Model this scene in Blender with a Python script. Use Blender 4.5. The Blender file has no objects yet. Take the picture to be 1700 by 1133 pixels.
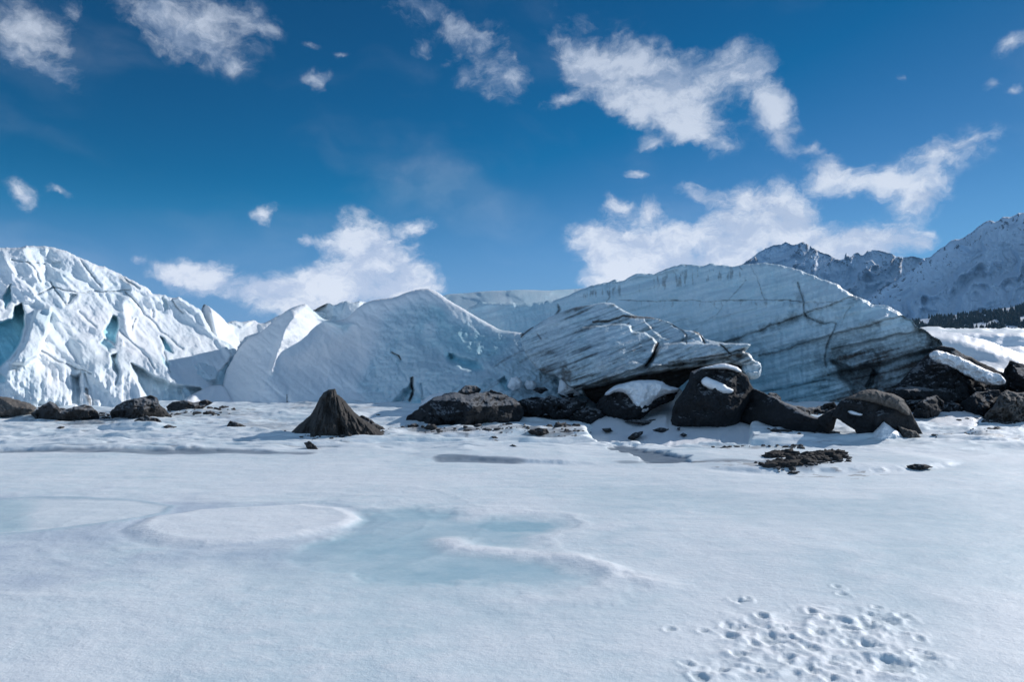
import bpy, math, random
import numpy as np
random.seed(7)
R = math.radians
scene = bpy.context.scene
COL = scene.collection

# ------------------------------------------------------------------ camera
F = 1133.0; CX = 850.0; CY = 566.5; CAMH = 1.8; HOR = 600.0
TILT = math.atan((HOR - CY) / F)
cam_d = bpy.data.cameras.new('camera'); cam = bpy.data.objects.new('camera', cam_d)
COL.objects.link(cam); scene.camera = cam
cam_d.sensor_width = 36; cam_d.lens = 36 * F / 1700
cam_d.clip_start = 0.05; cam_d.clip_end = 60000
cam.location = (0, 0, CAMH); cam.rotation_euler = (R(90) + TILT, 0, 0)
cT, sT = math.cos(TILT), math.sin(TILT)

def unproj(px, py, Y):
    """point on the sight line of photo pixel (px, py) at distance Y in front of the camera"""
    dx = (np.asarray(px, float) - CX) / F; dz = (CY - np.asarray(py, float)) / F
    yy = cT - dz * sT; zz = sT + dz * cT
    return dx / yy * Y, Y + 0 * dx, CAMH + zz / yy * Y

def proj(x, y, z):
    z = z - CAMH
    d = y * cT + z * sT; u = -y * sT + z * cT
    return CX + F * x / d, CY - F * u / d

# ------------------------------------------------------------------ light
SUN_EL, SUN_AZ = R(25.5), R(56)          # azimuth clockwise from +Y
sd = (math.sin(SUN_AZ) * math.cos(SUN_EL), math.cos(SUN_AZ) * math.cos(SUN_EL), math.sin(SUN_EL))
sun_d = bpy.data.lights.new('sun', 'SUN'); sun = bpy.data.objects.new('sun', sun_d); COL.objects.link(sun)
sun_d.energy = 4.3; sun_d.angle = R(0.55); sun_d.color = (1.0, 0.955, 0.93)
from mathutils import Vector
sun.rotation_euler = Vector(sd).to_track_quat('Z', 'Y').to_euler()
scene.view_settings.view_transform = 'Standard'; scene.view_settings.look = 'None'
scene.view_settings.exposure = 0.0; scene.view_settings.gamma = 1.0
scene.cycles.max_bounces = 6; scene.cycles.diffuse_bounces = 3

# ------------------------------------------------------------------ node helper
class NT:
    def __init__(s, tree): s.t = tree; s.n = tree.nodes; s.l = tree.links
    def node(s, typ, **kw):
        n = s.n.new(typ)
        for k, v in kw.items(): setattr(n, k, v)
        return n
    def put(s, sock, v):
        if isinstance(v, bpy.types.NodeSocket): s.l.new(v, sock)
        elif v is not None:
            if isinstance(v, (tuple, list)) and len(v) == 3 and sock.type == 'RGBA': v = (*v, 1)
            sock.default_value = v
    def math(s, op, a, b=None, c=None, clamp=False):
        n = s.node('ShaderNodeMath', operation=op, use_clamp=clamp)
        for i, v in enumerate((a, b, c)):
            if v is not None: s.put(n.inputs[i], v)
        return n.outputs[0]
    def vmath(s, op, a, b=None):
        n = s.node('ShaderNodeVectorMath', operation=op)
        s.put(n.inputs[0], a)
        if b is not None:
            s.put(n.inputs['Scale'] if op == 'SCALE' else n.inputs[1], b)
        return n.outputs[0]
    def mix(s, f, a, b, mode='MIX'):
        n = s.node('ShaderNodeMix', data_type='RGBA', blend_type=mode)
        s.put(n.inputs[0], f); s.put(n.inputs[6], a); s.put(n.inputs[7], b)
        return n.outputs[2]
    def rng(s, v, a, b, c=0.0, d=1.0, smooth=False):
        n = s.node('ShaderNodeMapRange', interpolation_type='SMOOTHSTEP' if smooth else 'LINEAR')
        for i, q in enumerate((v, a, b, c, d)): s.put(n.inputs[i], q)
        return n.outputs[0]
    def noise(s, vec, scale, detail=4, rough=0.55, out=0, dist=0.0):
        n = s.node('ShaderNodeTexNoise')
        if vec is not None: s.put(n.inputs['Vector'], vec)
        n.inputs['Scale'].default_value = scale; n.inputs['Detail'].default_value = detail
        n.inputs['Roughness'].default_value = rough; n.inputs['Distortion'].default_value = dist
        return n.outputs[out]
    def attr(s, name):
        return s.node('ShaderNodeAttribute', attribute_name=name).outputs['Fac']

# ------------------------------------------------------------------ sky with clouds (world)
world = bpy.data.worlds.new("World"); scene.world = world; world.use_nodes = True
W = NT(world.node_tree); W.n.clear()
wout = W.node('ShaderNodeOutputWorld'); bg = W.node('ShaderNodeBackground')
W.l.new(bg.outputs[0], wout.inputs[0]); bg.inputs[1].default_value = 0.11
sky = W.node('ShaderNodeTexSky', sky_type='NISHITA'); sky.sun_disc = False
sky.sun_elevation = SUN_EL; sky.sun_rotation = SUN_AZ
sky.altitude = 900; sky.air_density = 1.0; sky.dust_density = 0.1; sky.ozone_density = 2.5
# polarised, cool rendition of the same sky
gd = W.node('ShaderNodeTexCoord').outputs['Generated']
sp = W.node('ShaderNodeSeparateXYZ'); W.l.new(gd, sp.inputs[0])
az = W.math('ARCTAN2', sp.outputs[0], sp.outputs[1]); el = W.math('ARCSINE', sp.outputs[2])
skyc = W.node('ShaderNodeSeparateColor'); W.l.new(sky.outputs[0], skyc.inputs[0])
comb = W.node('ShaderNodeCombineColor')
SKY_T = [(0.30, 1.55), (0.80, 1.15), (1.10, 1.0)]
for i, (g, p) in enumerate(SKY_T):
    v = W.math('MULTIPLY', W.math('POWER', skyc.outputs[i], p), g * .11)
    if i == 0: v = W.math('MAXIMUM', W.math('MULTIPLY', W.math('SUBTRACT', v, .085), 1.40), 0.0)
    else: v = W.math('MULTIPLY', W.math('POWER', v, (1.53, 1.69)[i - 1]), (.90, .84)[i - 1])
    v = W.math('MULTIPLY', v, W.rng(W.math('ABSOLUTE', W.math('SUBTRACT', az, SUN_AZ)), 1.3, 0.2, 1, (.32, .58, .60)[i]))
    W.put(comb.inputs[i], W.math('DIVIDE', v, .11))
cv = W.node('ShaderNodeCombineXYZ'); W.put(cv.inputs[0], az); W.put(cv.inputs[1], el); cv.inputs[2].default_value = 0.37
ang = cv.outputs[0]
def warp(vec, scale, amt, det=3):
    nz = W.noise(vec, scale, det, 0.6, 1)
    return W.vmath('ADD', vec, W.vmath('SCALE', W.vmath('SUBTRACT', nz, (0.5, 0.5, 0.5)), amt))
wv = warp(warp(ang, 8, 0.040, 3), 30, 0.024, 4)
def azel(px, py):
    x, y, z = unproj(px, py, 1.0); z = z - CAMH
    return math.atan2(x, y), math.atan2(z, math.hypot(x, y))
# photo-measured cloud lobes: cx, cy, rx, ry, rotation (deg), weight
LOBES = [
 # large cumulus upper right
 (945,92,50,38,20,.9),(1000,118,85,48,10,1),(1085,120,105,48,5,1),(1110,180,110,52,12,1.1),(1190,120,80,46,-10,.8),
 (1245,130,62,52,60,.8),(1292,190,44,78,-15,.75),(1160,215,80,44,20,.9),(930,168,46,20,-15,.8),(1040,165,80,40,20,.8),(1300,235,26,34,0,.6),
 (1085,243,36,18,10,.5),
 # bottom left bank
 (600,392,62,50,20,1.05),(650,440,78,56,20,1.2),(610,470,130,46,0,1.1),(520,488,120,34,0,1),(430,488,62,26,10,.9),(345,460,62,34,0,.9),
 (285,458,60,28,10,.6),(690,374,44,16,-12,.65),(547,402,28,26,0,.6),(508,398,20,14,0,.9),(445,362,40,18,-25,.65),(500,470,60,26,-20,.6),
 (30,323,38,22,25,.62),(90,320,40,12,10,.3),(225,425,20,10,0,.5),(520,520,120,26,0,.8),
 # bank behind the far mountains
 (1000,400,72,44,20,.9),(1075,415,110,52,0,1.05),(1030,455,70,50,0,1.),(1260,365,100,66,-10,1.2),(1310,375,70,56,30,1.05),(1190,400,100,52,0,1.05),
 (1450,405,92,44,0,1.1),(1380,412,80,38,0,1.),(1150,440,150,40,0,1),(1530,402,36,24,0,.5),(1020,345,40,22,20,.6),(1080,352,22,30,40,.7),(1155,322,46,20,25,.75),
 (1063,291,24,11,0,.6),(1235,325,40,22,0,.6),
 # cloud right
 (1385,285,60,34,10,.75),(1470,300,90,30,0,.75),(1520,325,56,34,0,.9),(1345,243,36,14,-10,.6),(1560,262,100,40,5,.42),(1380,250,40,14,20,.5),
 # top left / top
 (45,38,90,58,35,0.60),(90,110,80,28,25,0.46),(20,85,50,26,30,0.38),(115,15,48,40,-20,0.45),
 (270,25,110,62,10,0.47),(360,30,110,62,0,0.54),(340,80,110,44,10,0.40),(440,48,38,30,0,0.32),(395,108,22,12,0,0.32),
 (530,130,34,26,-10,0.54),(515,73,18,10,0,0.28),(568,90,20,10,0,0.28),
 (700,15,120,42,10,0.46),(800,72,72,60,50,0.58),(852,135,44,46,-20,0.54),(693,80,34,30,0,0.40),(775,130,28,22,-15,0.46),(745,98,22,14,0,0.26),(820,160,30,16,0,0.19),
 (980,35,120,50,15,.24),
 (1680,68,40,20,-15,.6),(1650,137,20,14,0,.5),(1690,147,26,14,0,.5),(1495,127,14,10,0,.4),(1610,240,90,40,0,.3),
 # outside the picture: unseen cloud lobes added as fill light for shaded faces
 (850,-900,900,300,0,1.0),(-700,-500,400,300,0,.9),(2600,-500,400,300,0,.9),
 (-200,60,160,70,10,.9),(-350,350,180,60,0,1),(1980,300,170,60,0,1),(2100,60,200,80,0,.9),(600,-200,300,90,5,.9),(1300,-320,260,80,0,.9),
]
fld = None
for (cx, cy, rx, ry, rot, w) in LOBES:
    a0, e0 = azel(cx, cy)
    a1, _ = azel(cx + 5, cy); k = (a1 - a0) * 1.0 / 5
    _, e1 = azel(cx, cy - 5); k2 = (e1 - e0) / 5
    mp = W.node('ShaderNodeMapping', vector_type='TEXTURE')
    W.put(mp.inputs[0], wv)
    mp.inputs['Location'].default_value = (a0, e0, 0.37)
    mp.inputs['Rotation'].default_value = (0, 0, -R(rot))
    mp.inputs['Scale'].default_value = (rx * 1.45 * k, ry * 1.45 * k2, 1)
    gr = W.node('ShaderNodeTexGradient', gradient_type='QUADRATIC_SPHERE'); W.l.new(mp.outputs[0], gr.inputs[0])
    fld = W.math('MULTIPLY_ADD', gr.outputs['Fac'], w * 1.7, fld if fld is not None else 0.0)
fl = W.math('POWER', W.math('MINIMUM', fld, 1.3), 0.75)
sc2 = W.vmath('MULTIPLY', wv, (1.0, 1.5, 1.0))
nz1 = W.noise(sc2, 13, 10, 0.66)
nz2 = W.noise(sc2, 34, 6, 0.6)
nsum = W.math('ADD', W.math('MULTIPLY', W.math('SUBTRACT', nz1, 0.5), 2.1), W.math('MULTIPLY', W.math('SUBTRACT', nz2, 0.5), 1.15))
dens = W.math('ADD', fl, W.math('MULTIPLY', nsum, W.rng(fl, 0.0, 0.35, 0.0, 1.0)))
cov = W.rng(dens, 0.14, W.rng(el, .15, .4, 1.15, 1.45), 0, 1, True)
cov = W.math('MULTIPLY', cov, W.rng(fl, 0.02, 0.3))
# very thin veil
# unseen cloud deck added behind the camera as fill for shaded faces
back = W.math('MULTIPLY', W.rng(W.noise(gd, 2.2, 8, .6), .42, .60, 0, .95, True), W.rng(sp.outputs[1], .15, -.35))
cov = W.math('MAXIMUM', cov, back)
veil = W.rng(W.noise(W.vmath('MULTIPLY', warp(ang, 3, .2), (1, 2.2, 1)), 3.2, 5, 0.5), 0.5, 0.8, 0, 0.16, True)
cov = W.math('MAXIMUM', cov, veil)
# self shade: thick middles slightly greyer toward the side away from the sun
nz3 = W.noise(W.vmath('ADD', sc2, (-0.012, -0.010, 0)), 11, 6, 0.62)
lit = W.rng(W.math('SUBTRACT', nz1, nz3), -0.09, 0.09)
elf = W.rng(el, 0.10, 0.48)
cc = W.mix(lit, (5.6, 6.3, 7.6), (8.4, 8.7, 9.2))
elf = W.math('MULTIPLY', elf, W.rng(sp.outputs[1], .0, .4))
cc = W.mix(elf, cc, W.mix(lit, (3.0, 3.8, 5.2), (5.4, 6.1, 7.3)))
covm = W.math('MULTIPLY', cov, W.rng(el, 0.15, 0.5, 0.93, 0.80))
skyv = W.mix(W.rng(el, 0.0, 0.26, .8, 0, True), comb.outputs[0], (1.05, 2.75, 5.7))
cc = W.mix(W.rng(sp.outputs[1], 0, -.3), cc, (4.3, 6.6, 9.6))  # added deck brightened and blued to lift the shaded faces
fin = W.mix(covm, skyv, cc)
W.put(bg.inputs[0], fin)

# ------------------------------------------------------------------ numpy noise
_rs = np.random.RandomState(5)
_perm = _rs.permutation(256).astype(np.int64); _perm = np.concatenate([_perm, _perm])
_g = _rs.normal(size=(256, 3)); _g /= np.linalg.norm(_g, axis=1)[:, None]
def perlin(x, y, z=0.0):
    x, y, z = np.broadcast_arrays(np.asarray(x, float), np.asarray(y, float), np.asarray(z, float))
    xi, yi, zi = np.floor(x).astype(np.int64), np.floor(y).astype(np.int64), np.floor(z).astype(np.int64)
    xf, yf, zf = x - xi, y - yi, z - zi
    u, v, w = [t * t * t * (t * (t * 6 - 15) + 10) for t in (xf, yf, zf)]
    out = 0
    for i in (0, 1):
        for j in (0, 1):
            for k in (0, 1):
                h = _perm[(_perm[(_perm[(xi + i) & 255] + yi + j) & 255] + zi + k) & 255]
                g = _g[h]
                d = g[..., 0] * (xf - i) + g[..., 1] * (yf - j) + g[..., 2] * (zf - k)
                out = out + d * (u if i else 1 - u) * (v if j else 1 - v) * (w if k else 1 - w)
    return out * 1.5
def fbm(x, y, z=0.0, o=5, g=0.5, l=2.03):
    s = 0; a = 1.0; f = 1.0
    for i in range(o):
        s = s + a * perlin(x * f + i * 17.3, y * f + i * 5.1, np.asarray(z) * f); a *= g; f *= l
    return s
def ridged(x, y, z=0.0, o=5, g=0.5, l=2.07):
    s = 0; a = 1.0; f = 1.0; w = 1.0
    for i in range(o):
        n = 1 - np.abs(perlin(x * f + i * 11.3, y * f + i * 7.7, np.asarray(z) * f)) * 1.6
        n = np.clip(n, 0, 1) ** 2 * w; w = np.clip(n * 1.6, 0, 1)
        s = s + a * n; a *= g; f *= l
    return s
def facets(x, y, scale, seed=0, tilt=0.6, warpamt=0.3):
    """voronoi cells, each a tilted plane: returns plane offset and distance to the cell border"""
    wx = x * scale + warpamt * fbm(x * scale * .7, y * scale * .7, seed, 3); wy = y * scale + warpamt * fbm(x * scale * .7 + 9, y * scale * .7, seed + 3, 3)
    xi = np.floor(wx).astype(np.int64); yi = np.floor(wy).astype(np.int64)
    best = np.full(x.shape, 9.); sec = np.full(x.shape, 9.); off = np.zeros(x.shape)
    for i in (-1, 0, 1):
        for j in (-1, 0, 1):
            cx, cy = xi + i, yi + j
            h = _perm[(_perm[(cx + seed) & 255] + cy) & 255]
            h2 = _perm[(h + 91) & 255]; h3 = _perm[(h + 17) & 255]
            fx = cx + .15 + .7 * h / 255.; fy = cy + .15 + .7 * h2 / 255.
            d = np.hypot(wx - fx, wy - fy)
            g = _g[h3]
            o = g[..., 2] * 0.5 + tilt * (g[..., 0] * (wx - fx) + g[..., 1] * (wy - fy))
            m = d < best
            sec = np.where(m, best, np.minimum(sec, d)); off = np.where(m, o, off); best = np.where(m, d, best)
    return off * sstep(0, .32, sec - best) / scale, (sec - best) / scale
def sstep(a, b, x):
    t = np.clip((x - a) / (b - a), 0, 1); return t * t * (3 - 2 * t)

# ------------------------------------------------------------------ 2D geometry helpers
def segdist(px, py, line, near=False, width=None):
    """distance to a polyline"""
    best = np.full(px.shape, 1e9); bx = np.zeros(px.shape); by = np.zeros(px.shape)
    for (x0, y0), (x1, y1) in zip(line[:-1], line[1:]):
        dx, dy = x1 - x0, y1 - y0; L = dx * dx + dy * dy + 1e-12
        t = np.clip(((px - x0) * dx + (py - y0) * dy) / L, 0, 1)
        qx, qy = x0 + t * dx, y0 + t * dy
        d = (px - qx) ** 2 + (py - qy) ** 2
        m = d < best
        best = np.where(m, d, best)
        if near: bx = np.where(m, qx, bx); by = np.where(m, qy, by)
    best = np.sqrt(best)
    return (best, bx, by) if near else best
def inside(px, py, poly):
    r = np.zeros(px.shape, bool)
    n = len(poly)
    for i in range(n):
        x0, y0 = poly[i]; x1, y1 = poly[(i + 1) % n]
        if y0 == y1: continue
        c = ((y0 > py) != (y1 > py)) & (px < (x1 - x0) * (py - y0) / (y1 - y0) + x0)
        r ^= c
    return r
def sdf(px, py, poly):
    d = segdist(px, py, list(poly) + [poly[0]])
    return np.where(inside(px, py, poly), d, -d)
def smooth_poly(poly, it=1, closed=True):
    p = np.array(poly, float)
    for _ in range(it):
        q = np.roll(p, -1, 0)
        p = np.stack([0.78 * p + 0.22 * q, 0.22 * p + 0.78 * q], 1).reshape(-1, 2)
    return p
def rough_poly(poly, amp, seed, seg=4.0, it=1):
    p = smooth_poly(poly, it) if it else np.array(poly, float)
    out = []
    for i in range(len(p)):
        a, b = p[i], p[(i + 1) % len(p)]
        n = max(1, int(np.hypot(*(b - a)) / seg))
        for k in range(n): out.append(a + (b - a) * k / n)
    out = np.array(out)
    t = np.concatenate([[0], np.cumsum(np.hypot(*(np.diff(out, axis=0).T)))])
    out[:, 0] += amp * fbm(t * .05, seed * 3.1, 0.5, 4, .6)
    out[:, 1] += amp * fbm(t * .05, seed * 3.1 + 50, 0.5, 4, .6)
    return [tuple(q) for q in out]
def tps(ctrl, reg=0.0):
    c = np.array(ctrl, float); P = c[:, :2] / 100.0; n = len(c)
    def U(r2): return r2 * np.log(r2 + 1e-9) * 0.5
    K = U(((P[:, None] - P[None]) ** 2).sum(-1)) + reg * np.eye(n)
    A = np.zeros((n + 3, n + 3)); A[:n, :n] = K; A[:n, n] = 1; A[:n, n + 1:] = P
    A[n, :n] = 1; A[n + 1:, :n] = P.T
    w = np.linalg.solve(A, np.concatenate([c[:, 2], [0, 0, 0]]))
    def f(px, py):
        x = np.asarray(px, float) / 100; y = np.asarray(py, float) / 100
        s = w[n] + w[n + 1] * x + w[n + 2] * y
        for i in range(n): s = s + w[i] * U((x - P[i, 0]) ** 2 + (y - P[i, 1]) ** 2)
        return s
    return f

# ------------------------------------------------------------------ object helpers
def tag(o, label=None, cat=None, group=None, kind=None):
    for k, v in (('label', label), ('category', cat), ('group', group), ('kind', kind)):
        if v: o[k] = v
    return o
def link_mesh(name, verts, faces, mat, parent=None, attrs=None, smooth=True):
    verts = np.asarray(verts, np.float64)
    me = bpy.data.meshes.new(name)
    faces = np.asarray(faces, np.int32)
    me.vertices.add(len(verts)); me.loops.add(faces.size); me.polygons.add(len(faces))
    k = faces.shape[1]
    origin = np.array([verts[:, 0].mean(), verts[:, 1].mean(), verts[:, 2].min()]) if parent is None else np.array(parent.location)
    me.vertices.foreach_set('co', (verts - origin).astype(np.float32).ravel())
    me.loops.foreach_set('vertex_index', faces.ravel())
    me.polygons.foreach_set('loop_start', np.arange(0, faces.size, k, dtype=np.int32))
    me.polygons.foreach_set('loop_total', np.full(len(faces), k, np.int32))
    me.polygons.foreach_set('use_smooth', np.full(len(faces), smooth))
    for an, av in (attrs or {}).items():
        a = me.attributes.new(an, 'FLOAT', 'POINT'); a.data.foreach_set('value', np.asarray(av, np.float32).ravel())
    me.update(calc_edges=True); me.validate()
    me.materials.append(mat)
    o = bpy.data.objects.new(name, me); COL.objects.link(o)
    if parent is None: o.location = origin
    else: o.parent = parent
    return o

def relief(name, poly, depth, mat, step=2.0, thick=3.0, mode='slab', disp=None, edge=6.0, edge_d=0.3,
           rough=1.0, seed=0, parent=None, attrs=None, bulge=0.5, it=1, planes=0, tmin=None, back=1.0, seg=4.0):
    """solid with the traced outline `poly` (photo pixels) at distance `depth`.
    slab: front sheet with its own relief, straight back, side walls.  blob: inflated both ways."""
    P = rough_poly(poly, rough, seed, seg, it)
    arr = np.array(P); x0, y0 = arr.min(0) - step; x1, y1 = arr.max(0) + step
    gx = np.arange(x0, x1 + step, step); gy = np.arange(y0, y1 + step, step)
    X, Y = np.meshgrid(gx, gy); nx = len(gx)
    ring = P + [P[0]]
    d, bx, by = segdist(X, Y, ring, near=True)
    ins = inside(X, Y, P)
    snap = ((~ins) & (d < step * 0.75)) | (ins & (d < step * 0.25))
    use = ins | snap
    X = np.where(snap, bx, X); Y = np.where(snap, by, Y); d = np.where(snap, 0, np.where(ins, d, 0))
    c = use[:-1, :-1] & use[1:, :-1] & use[:-1, 1:] & use[1:, 1:]
    # drop cells made only of snapped points
    sn = snap.astype(int); c &= (sn[:-1, :-1] + sn[1:, :-1] + sn[:-1, 1:] + sn[1:, 1:]) < 4
    jj, ii = np.nonzero(c)
    quad = np.stack([jj * nx + ii, (jj + 1) * nx + ii, (jj + 1) * nx + ii + 1, jj * nx + ii + 1], 1)
    ids = np.unique(quad); rem = np.full(X.size, -1); rem[ids] = np.arange(len(ids))
    quad = rem[quad]; px, py, d = X.ravel()[ids], Y.ravel()[ids], d.ravel()[ids]
    N = len(ids)
    base = depth(px, py) if callable(depth) else np.full(N, float(depth))
    # boundary edges
    e = np.concatenate([quad[:, [0, 1]], quad[:, [1, 2]], quad[:, [2, 3]], quad[:, [3, 0]]])
    key = np.sort(e, 1); kk = key[:, 0].astype(np.int64) * N + key[:, 1]
    _, inv, cnt = np.unique(kk, return_inverse=True, return_counts=True)
    be = e[cnt[inv] == 1]
    bmask = np.zeros(N, bool); bmask[be.ravel()] = True
    d = np.where(bmask, 0, d)
    ctx = dict(px=px, py=py, d=d, base=base)
    if mode == 'slab':
        off = np.zeros(N)
        wx, _, wz = unproj(px, py, float(np.median(base))); ctx['x'] = wx; ctx['z'] = wz
        if disp: off = disp(ctx)
        k = np.clip(d / edge, 0, 1)
        Yf = base + off * sstep(0, 1, d / (edge * .5) + .25) + edge_d * (1 - np.sqrt(1 - (1 - k) ** 2))
        x, y, z = unproj(px, py, Yf); ctx['Y'] = Yf
        front = np.stack([x, y, z], 1)
        zb = z.min(); pm = (px.max() + px.min()) / 2
        bk = front.copy(); bk[:, 1] = base + thick; bk[:, 2] = zb + (z - zb) * back; bk[:, 0] = unproj(pm + (px - pm) * (.5 + .5 * back), py, bk[:, 1])[0]
        verts = np.concatenate([front, bk])
        faces = [quad, quad[:, ::-1] + N, np.stack([be[:, 1], be[:, 0], be[:, 0] + N, be[:, 1] + N], 1)]
        faces = np.concatenate(faces)
    else:
        kd = d / max(d.max(), 1e-6)
        b = (1 - (1 - np.clip(kd, 0, 1)) ** 2) ** bulge
        if planes:
            q_ = np.random.RandomState(seed + 900)
            xc, yc_ = (px.max() + px.min()) / 2, (py.max() + py.min()) / 2
            u_ = (px - xc) / (np.ptp(px) / 2); v_ = (py - yc_) / (np.ptp(py) / 2)
            w_ = np.full(N, 1.0)
            for _k in range(planes):
                t_ = q_.uniform(0, 2 * math.pi); r_ = q_.uniform(.25, 1.0)
                nx__, nz__, nw = r_ * math.cos(t_), r_ * math.sin(t_), q_.uniform(.45, 1.0)
                w_ = np.minimum(w_, (q_.uniform(.86, 1.05) * math.hypot(r_ * .80, nw * .85) - nx__ * u_ - nz__ * v_) / nw)
            b = np.minimum(b, np.clip(w_, .12, 1) * 1.1)
        b = b * thick
        wx, _, wz = unproj(px, py, float(np.median(base))); ctx['x'] = wx; ctx['z'] = wz
        Yf = base - b
        if disp: Yf = Yf + disp(ctx) * sstep(0, .25, kd)
        ctx['Y'] = Yf
        x, y, z = unproj(px, py, Yf); front = np.stack([x, y, z], 1)
        x, y, z = unproj(px, py, base + b * back); bk = np.stack([x, y, z], 1)
        verts = np.concatenate([front, bk])
        q2 = quad[:, ::-1] + N
        mp = np.arange(2 * N); mp[N:][bmask] = np.arange(N)[bmask]
        faces = np.concatenate([quad, mp[q2]])
        keep = np.unique(faces); r2 = np.full(2 * N, -1); r2[keep] = np.arange(len(keep))
        faces = r2[faces]; verts = verts[keep]
    at = {}
    if attrs:
        for k_, v in attrs(ctx).items():
            v2 = np.concatenate([v, v]); at[k_] = v2 if mode == 'slab' else v2[keep]
    # a front sheet quad order seen from the camera: make normals point outward
    return link_mesh(name, verts, faces, mat, parent, at)

# ------------------------------------------------------------------ materials
def new_mat(name):
    m = bpy.data.materials.new(name); m.use_nodes = True
    T = NT(m.node_tree); T.n.clear()
    o = T.node('ShaderNodeOutputMaterial'); b = T.node('ShaderNodeBsdfPrincipled'); T.l.new(b.outputs[0], o.inputs[0])
    return m, T, b
def world_pos(T): return T.node('ShaderNodeNewGeometry').outputs['Position']
def bump(T, h, strength, dist, prev=None):
    n = T.node('ShaderNodeBump'); n.inputs['Strength'].default_value = strength; n.inputs['Distance'].default_value = dist
    T.put(n.inputs['Height'], h)
    if prev is not None: T.l.new(prev, n.inputs['Normal'])
    return n.outputs[0]

def ice_material():
    m, T, b = new_mat('glacier_ice'); p = world_pos(T)
    blue, dirt, bare, clear = T.attr('blue'), T.attr('dirt'), T.attr('bare'), T.attr('clear')
    n1 = T.noise(p, 0.9, 6, .6); n2 = T.noise(p, 7, 5, .65); n3 = T.noise(T.vmath('MULTIPLY', p, (3, 3, .8)), 5, 4, .6)
    snow = T.mix(n1, (.80, .84, .87), (.89, .905, .92))
    icec = T.mix(n3, (.40, .62, .72), (.68, .80, .85))
    c = T.mix(T.math('MULTIPLY', bare, T.rng(n2, .3, .62, .6, 1)), snow, icec)
    deep = T.mix(n1, (.22, .60, .72), (.42, .76, .84))
    c = T.mix(blue, c, deep)
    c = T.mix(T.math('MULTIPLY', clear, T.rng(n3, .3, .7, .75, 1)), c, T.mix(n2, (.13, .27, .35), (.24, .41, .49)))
    dm = T.rng(T.math('ADD', dirt, T.math('MULTIPLY', T.math('SUBTRACT', n2, .5), T.rng(dirt, 0, .3, 0, .9))), .12, .9, 0, 1)
    c = T.mix(dm, c, T.mix(n2, (.035, .032, .03), (.11, .10, .09)))
    T.put(b.inputs['Base Color'], c)
    T.put(b.inputs['Roughness'], T.rng(bare, 0, 1, .65, .42))
    h = bump(T, n2, .55, .07); h = bump(T, T.noise(p, 32, 4, .7), .35, .02, h)
    T.put(b.inputs['Normal'], h)
    return m
def snow_material():
    m, T, b = new_mat('snow'); p = world_pos(T)
    n1 = T.noise(p, 1.3, 5, .6); n2 = T.noise(p, 14, 5, .65)
    T.put(b.inputs['Base Color'], T.mix(n1, (.80, .84, .875), (.90, .91, .925)))
    b.inputs['Roughness'].default_value = .6
    h = bump(T, n1, .5, .10); T.put(b.inputs['Normal'], bump(T, n2, .5, .02, h))
    return m
def rock_material(name, a, c, rough=.9, scale=1.0, dust=.22):
    m, T, b = new_mat(name); p = world_pos(T)
    n1 = T.noise(p, 1.6 * scale, 7, .65); n2 = T.noise(p, 9 * scale, 6, .7); n3 = T.noise(p, 45 * scale, 3, .7)
    col = T.mix(T.rng(n1, .35, .65), a, c)
    col = T.mix(T.rng(n2, .35, .7), col, tuple(v * 1.3 for v in c))
    col = T.mix(T.rng(n3, .62, .72, 0, .22), col, tuple(min(1, v * 2.6) for v in c))
    gn = T.node('ShaderNodeSeparateXYZ'); T.l.new(T.node('ShaderNodeNewGeometry').outputs['Normal'], gn.inputs[0])
    up = T.rng(T.math('ADD', gn.outputs[2], T.math('MULTIPLY', T.math('SUBTRACT', n2, .5), 1.1)), .80, .96)
    col = T.mix(T.math('MULTIPLY', up, dust), col, (.78, .81, .84))
    T.put(b.inputs['Base Color'], col); b.inputs['Roughness'].default_value = rough
    b.inputs['Specular IOR Level'].default_value = .25
    h = bump(T, n1, .35, .15); h = bump(T, n2, .6, .05, h); T.put(b.inputs['Normal'], bump(T, n3, .6, .015, h))
    return m
ICE = ice_material(); SNOW = snow_material()
ROCK = rock_material('silt_covered_ice', (.013, .016, .019), (.023, .025, .028))
DIRT = rock_material('moraine_dirt', (.026, .026, .027), (.052, .050, .049), scale=1.6)
MUD = rock_material('wet_mud', (.022, .021, .021), (.045, .042, .040), scale=2.0, dust=0)
CONEM = rock_material('cone_dirt', (.030, .029, .029), (.062, .058, .054), dust=0)
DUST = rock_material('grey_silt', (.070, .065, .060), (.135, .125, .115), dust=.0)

# ------------------------------------------------------------------ ground: frozen lake, glacier margin, valley floor
def ground_px(px, py):
    """point on the flat lake seen at photo pixel"""
    x, y, z = unproj(px, py, 1.0); k = CAMH / (CAMH - z); return x * k, 1.0 * k
def gl(pts):
    return [tuple(float(v) for v in ground_px(a, b)) for a, b in pts]
FOOT = [(1228,997,14,4),(1240,993,8,3),(1165,1047,9,4),(1225,1040,20,10),(1262,1022,10,5),(1207,1055,13,7),(1278,1062,18,9),(1320,1064,9,5),
 (1350,1016,11,5),(1370,1026,6,3),(1405,1043,14,7),(1358,1052,12,7),(1438,1036,16,8),(1470,1031,22,10),(1500,1024,11,4),(1437,1069,18,6),
 (1390,1100,18,9),(1312,1097,14,7),(1335,1111,18,8),(1226,1087,12,5),(1140,1105,14,5),(1480,1105,24,13),(1525,1060,9,5),(1530,1090,22,8),
 (1262,1118,10,5),(1190,1115,16,6),(1290,1040,10,4),(1455,1008,8,3),(1390,975,7,3),(1400,987,8,3),(1110,1045,8,4),(1345,1080,12,5),(1410,1066,10,4),
 (1250,1070,10,5),(1300,1080,9,4),(1375,1128,14,6),(1420,1120,9,4),(1160,1128,14,5)]
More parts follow.
